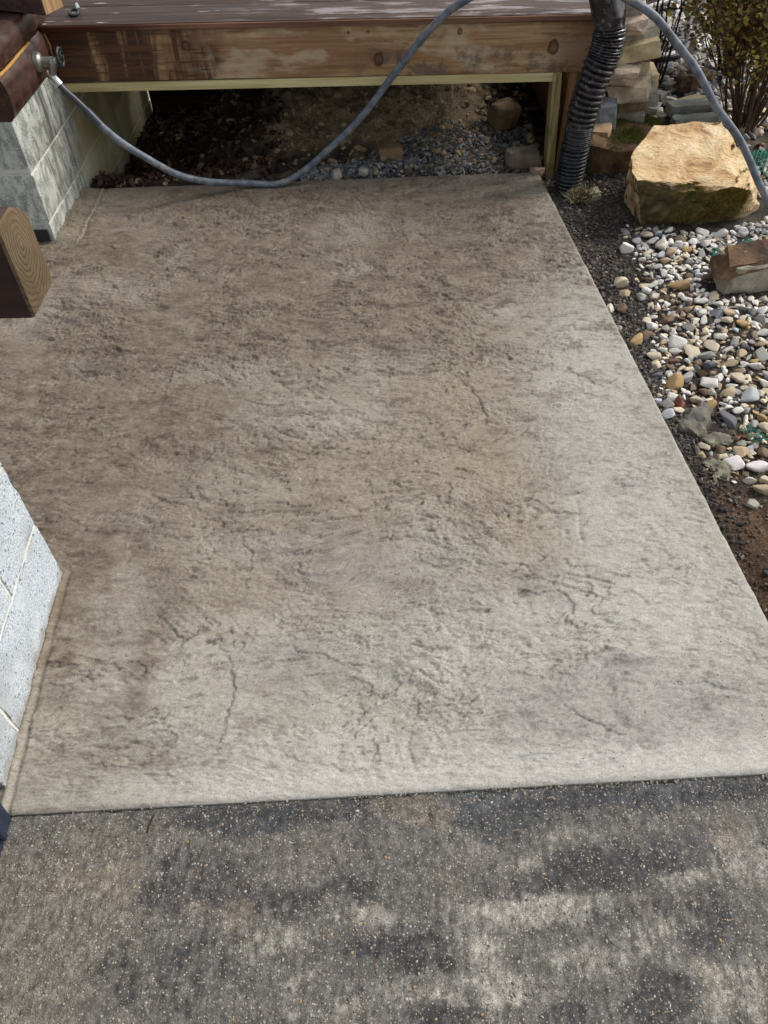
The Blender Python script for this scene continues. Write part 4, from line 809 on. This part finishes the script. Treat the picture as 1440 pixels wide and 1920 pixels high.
pts = [(.99, 3.47, -.08), (1.17, 3.45, -.08), (1.32, 3.5, -.08), (1.36, 3.85, -.08), (1.0, 3.8, -.08), (.955, 3.46, .10), (.985, 3.43, .108), (1.08, 3.425, .085), (1.24, 3.45, .072), (1.36, 3.55, .05), (1.38, 3.8, .07), (1.2, 3.88, .075), (.98, 3.8, .09), (1.0, 3.6, .10)]
bo_ = Vector((1.15, 3.62, 0)); bb = thing('boulder', 'flat brown boulder with green moss on top under the stacked stones', 'boulder', bo_)
me = rock_me('rock', [rel(p, bo_) for p in pts], 4, .018, 9, 15, 0, 28); link('rock', me, M_bboulder, bb)
moss('moss', me, bb, lambda P, N: ((N[:, 2] > .5) & (P[:, 0] > -.10))*np.clip(fbm3(P*8, 2, 6)*2+.55, 0, 1)+((P[:, 0] < -.13) & (N[:, 0] < -.2) & (N[:, 1] < .2))*.25, 9000, rg, .006, .015, ((60, 78, 24), (80, 102, 32), (104, 118, 44), (70, 86, 28), (118, 126, 58)), .0013)

DC = dict(g=(136, 134, 120), p=(176, 158, 138), k=(150, 146, 132), t=(176, 162, 128), d=(74, 68, 60), b=(172, 158, 136), w=(116, 98, 72), s=(118, 126, 132), o=(178, 152, 118))
dw_o = Vector((1.18, 3.78, .04)); dw = thing('dry_stone_stack', 'stack of flat sandstone pieces beside the brown drain pipe', 'stone stack', dw_o)
rg = np.random.default_rng(51)
for i, (x_, y_, z_, w_, d_, h_, ti, cc) in enumerate(DRY):
    me = rock_me('stone', box_rock_pts(w_*1.06, d_, h_*1.0, rg, .26), 3, .010, 14, 60+i, 0, 30)
    o = link('stone', me, M_dry, dw, rel((x_, y_+d_*.42, z_), dw_o), (R(rg.normal(4, 3)), R(ti), R(rg.normal(0, 5)-(14 if cc in 'bso' else 4))))
    o.color = (*np.array(lin(*DC[cc]))*rg.uniform(1.3, 1.65), 1)
for (x_, y_, z_, w_, d_, h_) in ((1.2, 4.02, .12, .26, .25, .30), (1.18, 4.0, .36, .22, .2, .2)):
    o = link('stone', rock_me('stone', box_rock_pts(w_, d_, h_, rg, .2), 3, .012, 12, 90, 0, 30), M_dry, dw, rel((x_, y_, z_), dw_o)); o.color = (*lin(110, 104, 92), 1)

def loose(name, label, cat, c, s_, rz, colr, seed, rot=(0, 0), j=.2, mat=None, cuts=3, amp=.008, group=None, smooth=0):
    rg_ = np.random.default_rng(seed); me = rock_me(name, box_rock_pts(*s_, rg_, j), cuts, amp, 14, seed, smooth, 34)
    o = link(name, me, mat or M_dry, None, c, (R(rot[0]), R(rot[1]), R(rz))); o.color = (*lin(*colr), 1); return tag(o, label, cat, group)
loose('flat_stone', 'upper grey flat stone lying just behind the golden boulder', 'stone', (1.60, 4.0, .05), (.27, .07, .055), 6, (140, 142, 134), 71, (8, 0))
loose('flat_stone', 'lower grey flat stone touching the back of the golden boulder', 'stone', (1.60, 3.91, .025), (.26, .06, .045), 8, (150, 152, 146), 72, (8, 0))
hb = loose('broken_block', 'broken pale block with rusty brown top at the right edge among pebbles', 'stone', (1.40, 2.50, .03), (.34, .14, .155), 6, (172, 164, 146), 73, (6, -5), .38, amp=.018)
rgb_ = np.random.default_rng(7)
me = rock_me('brown_top', [(-.165, -.055, .03), (.17, -.062, .045), (.165, .06, .05), (-.15, .06, .04), (-.13, -.05, .080), (.15, -.05, .092), (.14, .05, .10), (-.10, .055, .090), (0, -.066, .07), (-.17, 0, .0)], 3, .014, 16, 9, 0, 30)
link('brown_top', me, M_bboulder, hb)
loose('under_deck_rock', 'brown rounded rock half in shadow far under the deck', 'rock', (.64, 3.95, .05), (.17, .15, .13), 20, (120, 98, 72), 74, j=.4, smooth=.3)
loose('under_deck_rock', 'wide grey brown rock beside the wooden deck post', 'rock', (.69, 3.53, .02), (.20, .13, .09), 0, (122, 108, 94), 75, j=.4, smooth=.3)
loose('under_deck_rock', 'small pinkish rock at the back right corner of the slab', 'rock', (.735, 3.425, .0), (.06, .05, .045), 30, (178, 148, 124), 76, j=.4)
loose('under_deck_rock', 'left white pebble of the pair at the back edge of the slab', 'pebble', (-.185, 3.455, .0), (.058, .05, .045), 30, (176, 168, 156), 77, j=.45, smooth=.3, mat=M_peb)
loose('under_deck_rock', 'right white pebble of the pair at the back edge of the slab', 'pebble', (-.06, 3.465, .0), (.06, .045, .04), -10, (180, 172, 160), 78, j=.45, smooth=.3, mat=M_peb)
loose('under_deck_rock', 'tan lump of rock at the foot of the soil bank under the deck', 'rock', (.06, 3.62, .02), (.12, .1, .08), 12, (134, 108, 78), 79, j=.35)
loose('concrete_lump', 'rough grey lump of concrete at the slab edge below the pebbles', 'lump', (1.01, 1.72, -.055), (.15, .20, .07), 25, (108, 104, 94), 80, j=.5, amp=.045, cuts=4, mat=M_dry)
loose('concrete_lump', 'second rough grey lump in the dirt nearer the camera', 'lump', (.985, 1.55, -.062), (.11, .17, .06), -15, (92, 87, 78), 82, j=.5, amp=.045, cuts=4, mat=M_dry)
loose('bark_chunk', 'curved brown chunk of bark lying in the rubble near the shrub', 'bark', (1.70, 4.33, .06), (.17, .12, .10), 30, (84, 64, 50), 81, j=.45, amp=.02)

# river pebbles
def pebble_me(seed):
    rg_ = np.random.default_rng(seed); V, F = ICO[3]
    V = V.copy(); p = 1.75+rg_.random()*1.3
    V = V/(np.sum(np.abs(V)**p, 1)**(1/p))[:, None]
    V = V*(1+.24*perlin3(V*1.2+seed*7.1, seed)+.09*perlin3(V*2.9+seed, seed+9))[:, None]
    for _ in range(rg_.integers(6, 15)):                       # a worn flat or two
        nrm = rg_.normal(size=3); nrm /= np.linalg.norm(nrm); d = V@nrm; lim = rg_.uniform(.38, .76); ov = np.clip(d-lim, 0, None); V = V-nrm[None]*ov[:, None]*.92
    return np_mesh('pebble', V, F, True)
PEB = [pebble_me(i) for i in range(20)]
for me in PEB: me.materials.append(M_peb)
PC = dict(w=(236, 231, 221), bw=(204, 208, 214), oc=(186, 156, 108), rd=(146, 84, 70), dg=(104, 106, 112), gy=(176, 174, 168), cr=(220, 206, 178), br=(128, 106, 88), tn=(192, 172, 142), bg=(160, 164, 176))
PC['or'] = (186, 98, 50)
PN = dict(w='white', bw='bluish white', oc='ochre', rd='rust red', dg='dark grey', gy='grey', cr='cream', br='brown', tn='tan', bg='blue grey'); PN['or'] = 'orange'
def peb(x_, y_, w_, ra, cc, rg_, z_=None, lab=None, grp=None):
    o = bpy.data.objects.new('pebble', PEB[rg_.integers(0, 20)]); COL.objects.link(o)
    th = w_*rg_.uniform(.52, .78)
    o.scale = (w_/2, w_*ra/2*1.15, th/2); o.rotation_euler = (rg_.normal(0, .22), rg_.normal(0, .22), rg_.normal(0, .35) if lab else rg_.uniform(0, 6.28))
    gz = float(ground_z(np.array([x_]), np.array([y_]))[0]); o.location = (x_, y_, gz+th*.24 if z_ is None else z_)
    o.color = (*np.clip(np.array(lin(*PC[cc]))*rg_.uniform(.80, 1.08)*np.array([1, rg_.uniform(.97, 1.02), rg_.uniform(.92, 1.05)]), 0, 1), 1)
    return tag(o, lab, 'pebble', grp)
rg = np.random.default_rng(61); taken = []
SPL = ['large white pebble alone in the dirt below the golden boulder', 'oblong bluish white pebble touching the slab edge beside the red stone', 'blocky ochre stone at the slab edge', 'large ochre pebble halfway down the slab edge', 'rust red angular stone beside the bluish white pebble', 'small orange pebble low in the bed near the right edge', 'large bluish white pebble low at the right edge', 'flat dark grey pebble lying under a flat grey one', 'flat grey pebble lying on top of a dark grey one', 'white triangular pebble in the middle of the bed',
       'white faceted pebble above the red stone', 'grey pebble beside the large ochre pebble', 'white pebble peeking over the slab edge above a brown one', 'brown pebble at the slab edge next to a white one', 'square white pebble in the middle left of the bed', 'small white pebble half hidden by the slab edge', 'blue grey rounded pebble in the upper bed', 'upright cream pebble left of the flat dark pair', 'long cream and ochre pebble above the flat dark pair', 'big white pebble in front of the boulder',
       'ochre pebble below the boulder in the brown patch', 'cream angular pebble in the dirt strip near the slab', 'tan pebble just below the cream angular one in the dirt', 'cream pebble in the dirt between two pebble patches', 'white pear shaped pebble lowest in the bed', 'tan pebble right of the pear shaped white one', 'grey pebble at the far right low in the bed', 'dark grey upright pebble low in the bed', 'grey pebble with a pale stripe at the right', 'small cream pebble at the dirt margin', 'small white pebble beside the ochre one at the slab', 'large grey pebble at the right edge of the bed', 'flat white pebble under the broken block', 'cream pebble touching the broken block', 'dark grey pebble at the boulder foot', 'upright cream pebble under the left corner of the boulder', 'long white pebble in front of the boulder', 'flat white pebble right in front of the boulder']
for (x_, y_, w_, ra, cc), lb in zip(SPECIAL, SPL):
    peb(x_, y_, w_, ra, cc, rg, lab=lb); taken.append((x_, y_, w_*.5*max(.8, min(1.1, ra))))
solid = [(1.33, 3.14, .27), (1.13, 3.06, .1), (1.55, 3.1, .15), (1.39, 2.49, .10), (1.30, 2.48, .09), (1.48, 2.5, .10), (1.01, 1.72, .09), (1.15, 3.6, .22), (1.6, 4.0, .16)]
def dense(x_, y_):
    """0..1 cover of the pebble bed"""
    d = x_-edge_x(y_)
    k_ = np.clip((d-(.06+.16*sst(1.9, 2.8, y_)+.05*fbm2(x_*5, y_*5, 2, 170)))/.10, 0, 1)
    k_ = k_*sst(1.42, 1.72, y_+.35*(x_-1.05))*sst(3.05, 2.75, y_-.75*np.clip(x_-1.15, 0, .6))
    hole = sst(.30, .5, fbm2(x_*4.5, y_*4.5, 3, 171))*sst(1.25, 1.05, x_)
    return k_*(1-.7*hole)
cand = []
tr = 0
while len(cand) < 980 and tr < 60000:
    tr += 1
    y_ = rg.uniform(1.3, 3.6); x_ = edge_x(y_)+rg.random()*1.1
    if x_ > .45+.44*y_+.12: continue
    if rg.random() > float(dense(np.array([x_]), np.array([y_]))[0]): continue
    r_ = rg.choice([.028, .022, .018, .0145, .0115], p=[.13, .25, .30, .20, .12])*rg.uniform(.85, 1.15)
    f_ = .86 if tr < 30000 else .72
    if any((x_-a)**2+(y_-b)**2 < ((r_+c)*f_)**2 for a, b, c in taken): continue
    if any((x_-a)**2+(y_-b)**2 < (c+r_*.2)**2 for a, b, c in solid): continue
    taken.append((x_, y_, r_)); cand.append((x_, y_, r_))
def pick(x_, y_):
    n_ = float(fbm2(np.array([x_*3.]), np.array([y_*3.]), 2, 180)[0]); up_ = y_ > 2.45
    ks = ['w', 'cr', 'gy', 'tn', 'oc', 'br', 'bw', 'dg']
    p = np.array([.48, .14, .22, .05, .01, .03, .05, .02]) if up_ else np.array([.30, .26, .14, .13, .04, .07, .03, .03])
    if n_ > .15 and not up_: p = p*np.array([.6, .9, .8, 1.5, 1.8, 2.2, .5, 1.4])
    return ks[rg.choice(8, p=p/p.sum())]
cand = sorted(cand, key=lambda q: -q[2]*1.0/(1+.25*q[1]))
indiv, rest = cand[:245], cand[245:]
def plabel(x_, y_, r_, rr, cc):
    d_ = x_-edge_x(y_)
    size = 'big' if r_ > .025 else 'small' if r_ < .016 else 'medium'
    shape = 'long' if rr < .72 else 'oval' if rr < .86 else 'rounded'
    if y_ > 2.72: zone = 'just in front of the golden boulder' if d_ < .62 else 'near the right edge beside the golden boulder'
    elif y_ > 2.46: zone = 'between the boulder and the broken block' if d_ > .42 else 'at the dirt margin left of the broken block'
    elif y_ > 2.2: zone = 'just below the broken block' if d_ > .38 else 'near the slab level with the broken block'
    elif y_ > 1.95: zone = 'in the middle of the bed towards the right edge' if d_ > .28 else 'close to the slab beside the ochre stones'
    elif y_ > 1.75: zone = 'level with the red stone, towards the right edge' if d_ > .22 else 'close to the red stone by the slab'
    else: zone = 'low in the bed beyond the concrete lumps'
    return '%s %s %s pebble %s' % (size, shape, PN[cc], zone)
for x_, y_, r_ in indiv:
    cc = pick(x_, y_)
    rr = rg.uniform(.62, .98)
    peb(x_, y_, r_*2.15, rr, cc, rg, lab=plabel(x_, y_, r_, rr, cc), grp='pebbles in the stone bed')
def pebble_stuff(name, L, seed, cc_fn, zf=ground_z, sub=3, lift=.2):
    rg_ = np.random.default_rng(seed); n_ = len(L); A = np.array(L)
    Z = zf(A[:, 0], A[:, 1]); C_ = np.c_[A[:, 0], A[:, 1], Z+A[:, 2]*lift]
    V0, F0 = ICO[sub]; Vs = []
    q = rg_.uniform(0, 6.28, n_); tl = rg_.normal(0, .3, (n_, 2)); sc = np.stack([1.05+.25*rg_.random(n_), .72+.25*rg_.random(n_), .48+.22*rg_.random(n_)], 1)*A[:, 2:3]
    bank = [np.array([v.co for v in m_.vertices]) for m_ in PEB]; idx = rg_.integers(0, 20, n_)
    B = np.stack([bank[i] for i in idx]) if sub == 3 else V0[None]*(1+.25*(rg_.random((n_, len(V0), 1))-.5))
    B = B*sc[:, None, :]; B[:, :, 2] += B[:, :, 0]*tl[:, :1]+B[:, :, 1]*tl[:, 1:]
    c_, s_ = np.cos(q)[:, None], np.sin(q)[:, None]; X_ = B[:, :, 0]*c_-B[:, :, 1]*s_; Y_ = B[:, :, 0]*s_+B[:, :, 1]*c_
    V = np.stack([X_, Y_, B[:, :, 2]], 2)+C_[:, None, :]
    F = F0[None]+(np.arange(n_)*len(V0))[:, None, None]
    colr = np.array([np.array(lin(*PC[cc_fn(a, b)]))*rg_.uniform(.78, 1.05) for a, b, _ in L])
    return tag(link(name, np_mesh(name, V.reshape(-1, 3), F.reshape(-1, 3), True, np.repeat(np.clip(colr, 0, 1), len(V0), 0)), M_mix), kind='stuff')
small = [(x_, y_, r_) for x_, y_, r_ in rest]
tr = 0
while len(small) < len(rest)+600 and tr < 40000:                # little ones filling the gaps
    tr += 1; y_ = rg.uniform(1.3, 3.7); x_ = edge_x(y_)+.02+rg.random()*1.1
    if x_ > .45+.44*y_+.12 or rg.random() > .03+float(dense(np.array([x_]), np.array([y_]))[0]): continue
    if any((x_-a)**2+(y_-b)**2 < c**2 for a, b, c in solid): continue
    small.append((x_, y_, rg.uniform(.006, .013)))
for _ in range(900):                                          # the bed goes on beyond the frame
    y_ = rg.uniform(1.5, 3.6); x_ = .57+.44*y_+rg.random()**1.4*.7
    if rg.random() < float(dense(np.array([x_]), np.array([y_]))[0]): small.append((x_, y_, rg.uniform(.010, .026)))
pebble_stuff('small_pebbles', small, 5, pick)
# white stones up the slope behind, grey rubble between the stack and the shrub
L = []
for _ in range(1500):
    y_ = 4.55+2.2*rg.random()**.8; x_ = rg.uniform(1.15, 1.45+.36*y_); L.append((x_, y_, rg.uniform(.016, .036)))
pebble_stuff('white_gravel', L, 6, lambda a, b: ['w', 'w', 'w', 'w', 'bw', 'gy'][rg.integers(0, 6)])
L = []
for _ in range(300):
    y_ = rg.uniform(3.85, 4.7); x_ = rg.uniform(1.35, 2.2); L.append((x_, y_, rg.uniform(.012, .03)))
for _ in range(160):
    y_ = rg.uniform(3.0, 3.9); x_ = rg.uniform(1.72, 2.3); L.append((x_, y_, rg.uniform(.015, .035)))
pebble_stuff('grey_rubble', L, 7, lambda a, b: ['gy', 'dg', 'tn', 'cr', 'gy', 'br'][rg.integers(0, 6)])
RL = ['rough tan stone nearest the top of the stone stack in the rubble', 'pale grey rough stone between stone stack and bark chunk', 'cream rough stone just left of the bark chunk', 'tan rough stone behind the bark chunk', 'dark tan stone at the foot of the leafless twig bush', 'flat tan stone leaning in front of the bark chunk', 'pale grey stone at the right foot of the stone stack', 'dark grey stone right of the two flat stones', 'grey stone at the foot of the leafy shrub behind the bark chunk']
for i, (x_, y_, s_, cc) in enumerate(((1.47, 4.33, .10, (142, 132, 104)), (1.52, 4.28, .09, (166, 162, 152)), (1.56, 4.2, .08, (186, 176, 162)), (1.62, 4.42, .08, (150, 144, 128)), (1.50, 4.55, .11, (132, 122, 92)), (1.66, 4.16, .13, (150, 140, 112)), (1.45, 4.12, .09, (170, 168, 160)), (1.72, 4.05, .09, (120, 118, 108)), (1.78, 4.5, .12, (160, 150, 128)))):
    loose('rubble_stone', RL[i], 'stone', (x_, y_, float(ground_z(np.array([x_]), np.array([y_]))[0])+.02), (s_, s_*.8, s_*.6), 40*i, cc, 120+i, (10*(i % 3-1), 8), .35, cuts=2, group='rough stones in the rubble by the shrub')

# dark crumbly dirt, crushed gravel below the deck, leaf litter
def crumbs(name, n_, seed, area, smin, smax, pal, mat=M_clod, flat=.8):
    rg_ = np.random.default_rng(seed); P_ = area(n_, rg_); n_ = len(P_); S_ = smin+(smax-smin)*rg_.random(n_)**2.5
    C_ = np.c_[P_, ground_z(P_[:, 0], P_[:, 1])+S_*.3]; V, F, k_ = lumps(C_, S_, 1, flat=flat, rough=.7, rg=rg_)
    pal = np.array([lin(*q) for q in pal])
    return tag(link(name, np_mesh(name, V, F, False, np.repeat(pal[rg_.integers(0, len(pal), n_)], k_, 0)), mat), kind='stuff')
def a_dirt(n_, r):
    y_ = r.uniform(.95, 3.45, n_); x_ = edge_x(y_)+.008+r.random(n_)**1.3*(.10+.30*sst(2.0, 3.1, y_)); k_ = r.random(n_) < .25+.75*sst(1.4, 1.9, y_); return np.stack([x_, y_], 1)[k_]
crumbs('dirt_crumbs', 9000, 8, a_dirt, .0015, .009, ((62, 59, 57), (72, 67, 62), (88, 81, 73), (50, 47, 46), (112, 107, 100), (72, 62, 54)))
def a_dirt2(n_, r):
    y_ = r.uniform(1.3, 3.4, n_); x_ = edge_x(y_)+r.random(n_)*.6; return np.stack([x_, y_], 1)
crumbs('bed_dirt', 6000, 18, a_dirt2, .002, .008, ((72, 64, 58), (96, 84, 70), (60, 54, 50), (120, 108, 92)))
def a_grav(n_, r):
    x_ = r.uniform(-.35, .78, n_); y_ = back_y(x_)+.015+r.random(n_)*(.10+.42*sst(-.3, .4, x_)); return np.stack([x_, y_], 1)
crumbs('crushed_gravel', 3600, 9, a_grav, .004, .015, ((112, 114, 116), (92, 95, 98), (134, 134, 134), (74, 76, 78), (150, 147, 140), (106, 98, 90)))
def a_bank(n_, r):
    x_ = r.uniform(-1.3, .8, n_); y_ = r.uniform(3.42, 4.9, n_); return np.stack([x_, y_], 1)
crumbs('bank_crumbs', 2600, 10, a_bank, .003, .022, ((160, 140, 108), (128, 108, 84), (174, 154, 120), (106, 90, 70)))
rg = np.random.default_rng(71); n_ = 3200
x_ = -1.3+rg.random(n_)**1.5*.85; y_ = 3.42+rg.random(n_)*1.5; ok = y_ > back_y(x_)+.03; x_, y_ = x_[ok], y_[ok]; n_ = len(x_)
B = np.array([(-1, 0, 0), (-.3, .45, .18), (-.3, -.45, .18), (.45, .4, .1), (.45, -.4, .1), (1, 0, .25)])
a = rg.uniform(0, 6.28, n_); S_ = rg.uniform(.009, .022, n_); tl = rg.normal(0, .5, (n_, 2))
L_ = B[None]*S_[:, None, None]; L_[:, :, 2] += L_[:, :, 0]*tl[:, :1]+L_[:, :, 1]*tl[:, 1:]
V = np.stack([L_[:, :, 0]*np.cos(a)[:, None]-L_[:, :, 1]*np.sin(a)[:, None]+x_[:, None], L_[:, :, 0]*np.sin(a)[:, None]+L_[:, :, 1]*np.cos(a)[:, None]+y_[:, None], L_[:, :, 2]+(ground_z(x_, y_)+.008+.02*rg.random(n_))[:, None]], 2).reshape(-1, 3)
f0 = np.array([(0, 2, 1), (1, 2, 4), (1, 4, 3), (3, 4, 5)]); F = (f0[None]+(np.arange(n_)*6)[:, None, None]).reshape(-1, 3)
pal = np.array([lin(*q) for q in ((70, 48, 39), (56, 39, 34), (84, 60, 47), (48, 36, 33), (76, 53, 45))])
tag(link('leaf_litter', np_mesh('leaf_litter', V, F, False, np.repeat(pal[rg.integers(0, 5, n_)], 6, 0)), M_leaf), kind='stuff')

# ------------------------------------------------------------------ plants, roots, netting, drip line
rg = np.random.default_rng(81)
def shrub(label, base, n_stem, spread, height, lean, leaf_n, leaf_zone, mat, rad=(.003, .007), leaf_pal=None, twig_n=3):
    o = thing('shrub', label, 'shrub', base)
    tips = []
    for i in range(n_stem):
        a = rg.uniform(0, 6.28); s0 = np.array([math.cos(a)*.06*rg.random(), math.sin(a)*.06*rg.random(), -.04])
        d = np.array([math.cos(a)*spread*rg.random()+lean[0], math.sin(a)*spread*rg.random()+lean[1], 1.0]); d /= np.linalg.norm(d)
        Ht = height*rg.uniform(.6, 1.05); bend = rg.normal(0, .05, 3)
        P_ = np.array([s0+d*Ht*t_+bend*t_*t_*Ht+rg.normal(0, .008, 3)*(t_ > 0) for t_ in np.linspace(0, 1, 6)])
        r_ = rg.uniform(*rad); tube('stem', catmull(P_, 3), np.linspace(r_, r_*.35, 16), mat, o, 6)
        tips.append(P_)
    Vt, Ft, nv = [], [], 0
    LP = []
    for P_ in tips:
        for q in range(twig_n):
            k_ = rg.uniform(.3, 1)*4.99; i = int(k_); p0 = P_[i]+(P_[i+1]-P_[i])*(k_-i); d = rg.normal(0, 1, 3); d[2] = abs(d[2])*.8+.3; d /= np.linalg.norm(d); L = rg.uniform(.08, .2)
            pp_ = np.array([p0, p0+d*L*.5+rg.normal(0, .008, 3), p0+d*L]); V_, F_ = tube_vf(pp_, np.array([.002, .0015, .0008]), 4); V_ = V_[:-2]
            Vt.append(V_); Ft.append(F_+nv); nv += len(V_); LP += [pp_[0]+(pp_[2]-pp_[0])*u_ for u_ in rg.random(4)]
        LP += [P_[min(4, int(u_*5))]+(P_[min(5, int(u_*5)+1)]-P_[min(4, int(u_*5))])*(u_*5 % 1) for u_ in rg.uniform(.2, 1, 5)]
    if Vt: tag(link('twigs', np_mesh('twigs', np.vstack(Vt), np.vstack(Ft), True), mat, o), kind='stuff')
    if leaf_n:
        LP = np.array(LP); wz = np.clip(leaf_zone(LP), .02, 1); idx = rg.choice(len(LP), leaf_n, p=wz/wz.sum()); C_ = LP[idx]+rg.normal(0, .03, (leaf_n, 3))
        S_ = rg.uniform(.009, .018, leaf_n); B = np.array([(-.9, 0, 0), (-.2, .6, .1), (-.2, -.6, .1), (.5, .5, .05), (.5, -.5, .05), (1, 0, -.1)])
        q = rg.normal(size=(leaf_n, 3)); q[:, 2] += 1.1; q /= np.linalg.norm(q, axis=1)[:, None]; t1 = np.cross(q, rg.normal(size=(leaf_n, 3))); t1 /= np.linalg.norm(t1, axis=1)[:, None]; t2 = np.cross(q, t1)
        V = C_[:, None]+S_[:, None, None]*(B[None, :, :1]*t1[:, None]+B[None, :, 1:2]*t2[:, None]+B[None, :, 2:]*q[:, None])
        pal = np.array([lin(*c_) for c_ in leaf_pal]); F = (f0[None]+(np.arange(leaf_n)*6)[:, None, None]).reshape(-1, 3)
        tag(link('leaves', np_mesh('leaves', V.reshape(-1, 3), F, False, np.repeat(pal[rg.integers(0, len(pal), leaf_n)], 6, 0)), M_leaf, o), kind='stuff')
    return o
LPAL = ((150, 140, 64), (122, 118, 52), (170, 152, 78), (112, 92, 48), (138, 98, 56), (184, 164, 98), (104, 84, 48))
shrub('leafy yellow green shrub with bare brown stems behind the golden boulder', (1.84, 3.88, -.02), 46, .55, 1.05, (-.12, .06), 7000, lambda P_: sst(.22, .5, P_[:, 2])*sst(.55, .0, P_[:, 0]), M_stem, (.0035, .008), LPAL, 5)
shrub('second leafy shrub further back with dense dark twigs at the top right', (2.02, 4.65, .0), 34, .5, .9, (-.25, 0), 7500, lambda P_: sst(.05, .3, P_[:, 2]), M_dbark, (.003, .007), LPAL, 5)
shrub('thin leafless dark twig bush at the top between white stones and shrub', (1.56, 4.55, .0), 9, .16, .75, (.02, .05), 0, None, M_dbark, (.004, .009), None, 3)
dl = tube('drip_line', catmull([(1.35, 4.62, .035), (1.55, 4.70, .04), (1.74, 4.75, .045), (1.86, 4.98, .05), (1.92, 5.2, .06), (2.08, 5.5, .09), (2.4, 5.7, .1)], 8), .017, M_black, None, 10)
tag(dl, 'black irrigation pipe lying on the white stones behind the twig bush', 'pipe')
# green netting
def net(label, c, w_, l_, rz, nx_, ny_, rad, arch):
    bm = bmesh.new()
    def pt(u, v): return Vector((u*w_, v*l_, arch*math.cos(u*math.pi)+.006*math.sin(v*19+u*7)))
    for i in range(nx_+1):
        u = i/nx_-.5; V, F = tube_vf([pt(u, v/10-.5) for v in range(11)], rad, 4); V = V[:-2]; vv = [bm.verts.new(v) for v in V]
        for f in F: bm.faces.new([vv[q] for q in f])
    for j in range(ny_+1):
        v_ = j/ny_-.5; V, F = tube_vf([pt(u/8-.5, v_) for u in range(9)], rad, 4); V = V[:-2]; vv = [bm.verts.new(v) for v in V]
        for f in F: bm.faces.new([vv[q] for q in f])
    o = link('plastic_netting', bm_mesh(bm, 'plastic_netting'), M_net, None, c, (0, 0, R(rz))); return tag(o, label, 'netting')
net('curled piece of green plastic netting at the right edge beside the boulder', (1.80, 3.36, .03), .16, .22, 62, 10, 14, .0022, .05)
net('small green netting scrap on pebbles in front of the boulder', (1.335, 2.67, .005), .05, .05, 20, 6, 6, .0016, .012)
net('small green netting scrap on pebbles above the broken block', (1.465, 2.73, .008), .04, .05, -30, 6, 6, .0016, .012)
net('dark green netting strands low at the right edge of the pebble bed', (1.13, 1.66, -.015), .05, .07, 30, 7, 5, .0010, .01)
# dry roots clump by the pipe foot
def clump(label, c, r_, n_, pal, seed):
    rg_ = np.random.default_rng(seed); d = rg_.normal(size=(n_, 3)); d[:, 2] = abs(d[:, 2]); d /= np.linalg.norm(d, axis=1)[:, None]; o_ = rg_.normal(0, r_*.35, (n_, 3)); o_[:, 2] = abs(o_[:, 2])*.5
    s_ = np.cross(d, rg_.normal(size=(n_, 3))); s_ /= np.linalg.norm(s_, axis=1)[:, None]; L = r_*rg_.uniform(.3, .9, n_)[:, None]; bd = rg_.normal(0, .3, (n_, 3))*L
    V = np.stack([o_-s_*.0011, o_+s_*.0011, o_+d*L*.6+s_*.0008+bd*.3, o_+d*L+bd], 1).reshape(-1, 3); F = np.arange(n_*4).reshape(-1, 4)
    p_ = np.array([lin(*q) for q in pal]); o = link('root_clump', np_mesh('root_clump', V, F, False, np.repeat(p_[rg_.integers(0, len(p_), n_)], 4, 0)), M_moss, None, c); return tag(o, label, 'roots')
clump('dry tan root clump at the foot of the drain pipe', (.90, 3.21, -.03), .06, 500, ((146, 134, 106), (116, 104, 80), (168, 156, 126)), 1)
loose('concrete_lump', 'pale crumbly lump next to the root clump', 'lump', (.955, 3.235, -.02), (.085, .06, .045), 20, (156, 148, 126), 83, j=.45, amp=.012)
